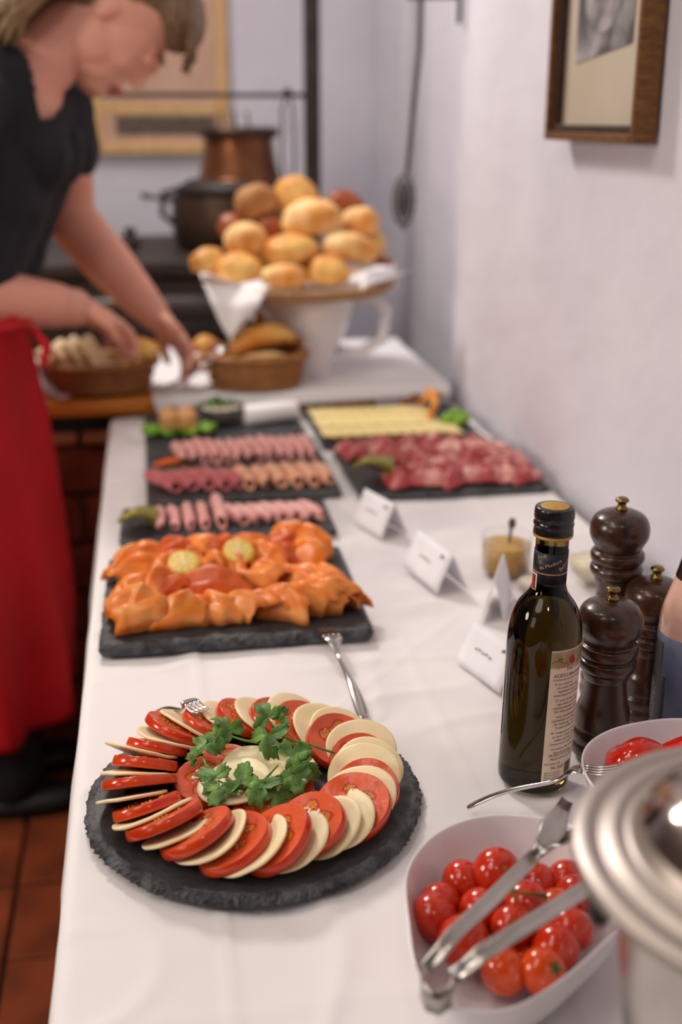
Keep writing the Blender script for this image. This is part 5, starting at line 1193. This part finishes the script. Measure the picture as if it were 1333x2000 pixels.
# head frame
hx = Vector((.42, -.10, -.90)).normalized(); hz_ = Vector((.90, 0, .42)); hy = hz_.cross(hx).normalized(); hz_ = hx.cross(hy).normalized()
HM = Matrix((hx, hy, hz_)).transposed(); HO = Vector((-.034, 2.25, 1.502)); HS = 1.1
def hp_(x, y, z): return HO + HM @ (Vector((x, y, z)) * HS)
def HE(x, y, z, a, b, c): return ('e', hp_(x, y, z), (a * HS, b * HS, c * HS), HM)
body = []
body += [HE(-.012, 0, .035, .094, .076, .092), HE(.035, 0, -.005, .062, .064, .085), HE(.045, 0, -.052, .050, .050, .050), HE(.070, 0, -.078, .030, .030, .028), HE(.02, .045, -.045, .04, .022, .04), HE(.02, -.045, -.045, .04, .022, .04),
         HE(.080, .0, -.010, .020, .028, .030), HE(.104, 0, -.014, .0125, .010, .013), HE(.097, 0, .008, .009, .008, .024), HE(.088, 0, -.050, .018, .022, .010), HE(.085, 0, -.061, .016, .019, .008),
         HE(.062, .036, -.018, .026, .022, .024), HE(.062, -.036, -.018, .026, .022, .024), HE(.078, 0, .030, .014, .045, .012),
         HE(-.004, .070, -.004, .014, .008, .026), HE(-.004, -.070, -.004, .014, .008, .026)]
body += [('c', [hp_(-.015, 0, -.03), (-.135, 2.24, 1.465), (-.19, 2.215, 1.405), (-.22, 2.19, 1.35)], [.060, .060, .068, .09])]
body += [('c', [(-.24, 2.20, 1.34), (-.30, 2.17, 1.20), (-.36, 2.14, 1.06), (-.385, 2.12, .96)], [.105, .110, .105, .10])]
body += [('c', [(-.30, 2.06, 1.345), (-.22, 2.20, 1.375), (-.155, 2.345, 1.345)], [.062, .07, .058])]
# far arm
body += [('c', [(-.155, 2.36, 1.335), (-.150, 2.39, 1.25), (-.150, 2.40, 1.145), (-.140, 2.40, 1.125)], [.056, .052, .048, .050]), ('c', [(-.140, 2.40, 1.125), (-.085, 2.395, 1.055), (-.02, 2.385, .975), (.005, 2.38, .945)], [.052, .052, .040, .033])]
# near arm
body += [('c', [(-.31, 2.04, 1.33), (-.345, 2.03, 1.20), (-.355, 2.06, 1.075)], [.058, .054, .050]), ('c', [(-.355, 2.06, 1.075), (-.27, 2.10, 1.025), (-.175, 2.14, 1.005), (-.140, 2.155, .995)], [.052, .052, .042, .034])]
# legs under clothing, feet
body += [('c', [(-.385, 2.15, .93), (-.37, 2.19, .50), (-.36, 2.20, .10)], [.07, .055, .040]), ('c', [(-.385, 2.09, .93), (-.36, 2.06, .50), (-.33, 2.04, .10)], [.07, .055, .040])]
def hand(wr, direc, down, palm_len=.085, curl=1.0, side=1):
    """wrist point, direction of palm, palm normal"""
    wr = Vector(wr); d = Vector(direc).normalized(); nn = Vector(down); nn = (nn - d * nn.dot(d)).normalized(); s = d.cross(nn) * side; out = []
    R3 = Matrix((d, s, nn)).transposed()
    out.append(('e', wr + d * .048, (.056, .045, .022), R3)); out.append(('c', [wr, wr + d * .03], [.033, .026]))
    for k, (off, L) in enumerate([(-.034, .076), (-.0115, .086), (.0115, .080), (.033, .064)]):
        b = wr + d * .080 + s * off; a1 = .35 * curl; a2 = 1.0 * curl; a3 = 1.45 * curl; p = [b]
        for a, l in ((a1, .45), (a2, .30), (a3, .25)): p.append(p[-1] + (d * cos(a) + nn * sin(a)) * L * l + s * off * .06)
        out.append(('c', p, [.0118, .0105, .0096, .0080]))
    b = wr + d * .030 - s * .030
    out.append(('c', [b, b - s * .022 + d * .022 + nn * .012, b - s * .020 + d * .045 + nn * .028, b - s * .012 + d * .062 + nn * .036], [.015, .012, .010, .008]))
    return out
body += hand((-.140, 2.155, 1.000), (.62, .50, -.42), (.15, .10, -1), curl=.75, side=1)
body += hand((.005, 2.38, .945), (.52, -.12, -.60), (-.35, -.35, -.75), curl=.75, side=-1)
skin = remesh_obj('body', body, M['skin'], 0.0042, 5, wo)
skin.location = -Vector(wo.location)
def kid(o): o.location = -Vector(wo.location); return o
# clothing
shirt = [('c', [(-.245, 2.20, 1.345), (-.305, 2.17, 1.20), (-.360, 2.14, 1.08), (-.385, 2.13, 1.01)], [.125, .135, .132, .130]),
         ('c', [(-.31, 2.05, 1.345), (-.235, 2.19, 1.372), (-.165, 2.345, 1.345)], [.076, .082, .082]),
         ('c', [(-.160, 2.36, 1.335), (-.150, 2.395, 1.27)], [.072, .070]), ('c', [(-.315, 2.035, 1.33), (-.345, 2.02, 1.20)], [.068, .062]),
         ('e', (-.205, 2.16, 1.27), (.085, .075, .075)), ('e', (-.185, 2.27, 1.27), (.085, .075, .075)), ('c', [(-.20, 2.30, 1.24), (-.26, 2.25, 1.12), (-.30, 2.2, 1.02)], [.07, .075, .08])]
def wr_(co):
    k = .006 * noise.noise(Vector((co.x * 14, co.y * 14, co.z * 5))) + .003 * noise.noise(co * 30)
    return co + Vector((k, -k, 0))
sh = kid(remesh_obj('t_shirt', shirt, M['tshirt'], 0.0055, 4, wo, wr_))
# skin shows in the v-neck: raise an open collar by cutting the shirt there
bm = bmesh.new(); bm.from_mesh(sh.data)
nb = Vector((-.15, 2.20, 1.45)); vn = Vector((-.150, 2.09, 1.33))
dead = []
for v in bm.verts:
    ab = vn - nb; t = max(0, min(1, (v.co - nb).dot(ab) / ab.dot(ab))); d = (v.co - (nb + ab * t)).length
    if v.co.y < 2.235 and d < .076 * (1 - t) + .014 * t: dead.append(v)
bmesh.ops.delete(bm, geom=dead, context='VERTS'); bm.to_mesh(sh.data); bm.free()
kid(remesh_obj('trousers', [('c', [(-.39, 2.15, .92), (-.37, 2.19, .55), (-.36, 2.20, .10)], [.085, .072, .066]), ('c', [(-.39, 2.09, .92), (-.36, 2.06, .50), (-.33, 2.04, .10)], [.085, .075, .070])], M['trousers'], 0.008, 4, wo, wr_))
for yy in (2.04, 2.20):
    bm = bmesh.new(); ell(bm, (-.30, yy, .032), (.125, .048, .032)); kid(obj('shoe', bm, M['shoe'], wo))
bm = bmesh.new()
def ap(u, v):   # apron wraps the front and near side of the body
    a = -pi * 0.80 + u * pi * 1.30; z = 1.0 - v * (.76 + .04 * sin(u * 5)); fl = 1.04 + .20 * v - .45 * max(0, v - .75)
    r1, r2 = .150 * fl, .165 * fl; w = .017 * v * sin(a * 9 + .6 * sin(v * 4)) + .012 * min(1, v * 4) * sin(a * 5 + v * 3)
    return (-.385 + .015 * v + (r1 + w) * cos(a), 2.12 + (r2 + w) * sin(a), z)
grid(bm, 120, 50, ap); a_ = kid(obj('apron', bm, M['apron'], wo)); solid(a_, .0025, 1)
bm = bmesh.new(); tube(bm, [(-.385 + .164 * cos(t * 2 * pi / 40), 2.12 + .180 * sin(t * 2 * pi / 40), .985) for t in range(41)], .016, 8, flat=(.35, (0, 0, 1))); tube(bm, [(-.21, 2.06, .975), (-.185, 2.03, .95), (-.19, 2.01, .915)], [.012, .018, .010], 8, flat=(.5, (1, 0, 0))); kid(obj('apron_band', bm, M['apron'], wo))
# hair
bm = bmesh.new()
def strand(pts, r): tube(bm, pts, r, 10)
hair = [HE(-.030, 0, .060, .094, .084, .086), HE(-.060, 0, .0, .070, .074, .085), HE(.03, 0, .088, .070, .066, .052)]
kid(remesh_obj('hair', hair, M['hair_dark'], 0.005, 3, wo, lambda co: co + Vector((noise.noise(co * 60), noise.noise(co * 55 + Vector((3, 0, 0))), 0)) * .003))
for k in range(16):   # fringe falling forward over the brow
    y = -.05 + k * .0067; P = [hp_(.035, y, .112), hp_(.075, y * 1.1, .104), hp_(.100 + random.uniform(-.004, .006), y * 1.15, .086), hp_(.116 + random.uniform(-.008, .008), y * 1.15, .070 + random.uniform(-.01, .01))]; strand(P, [.008, .009, .008, .002])
kid(obj('fringe', bm, M['hair_dark'], wo)); bm = bmesh.new()
for k in range(26):   # blond lengths hanging at the nape and shoulder
    o_ = random.uniform(-.03, .05); yy = 2.10 + k * .006
    P = [hp_(-.09, -.06 + k * .004, .02), Vector((-.17 + o_ * .3, yy, 1.53)), Vector((-.215 + o_ * .6, yy - .02, 1.495)), Vector((-.245 + o_, yy - .03, 1.455 + random.uniform(-.012, .012)))]; strand(P, [.012, .014, .012, .003])
kid(obj('hair_lengths', bm, M['hair'], wo))
for s in (-1, 1):
    bm = bmesh.new(); ell(bm, hp_(.081, s * .031, .014), (.0105, .011, .0105)); kid(obj('eye', bm, M['eye'], wo)); 
    bm = bmesh.new(); ell(bm, hp_(.0835, s * .031, .0165), (.0125, .0135, .0115)); kid(obj('eyelid', bm, M['skin'], wo))
    bm = bmesh.new(); tube(bm, [hp_(.092, s * .015, .034), hp_(.093, s * .032, .039), hp_(.080, s * .048, .033)], [.003, .0035, .0015], 8); kid(obj('eyebrow', bm, M['hair_dark'], wo))
bm = bmesh.new(); tube(bm, [hp_(.092, -.020, -.053), hp_(.104, -.008, -.049), hp_(.105, .008, -.049), hp_(.092, .020, -.053)], [.003, .0055, .0055, .003], 10); tube(bm, [hp_(.092, -.018, -.058), hp_(.102, 0, -.060), hp_(.092, .018, -.058)], [.003, .006, .003], 10); kid(obj('lips', bm, M['lips'], wo))
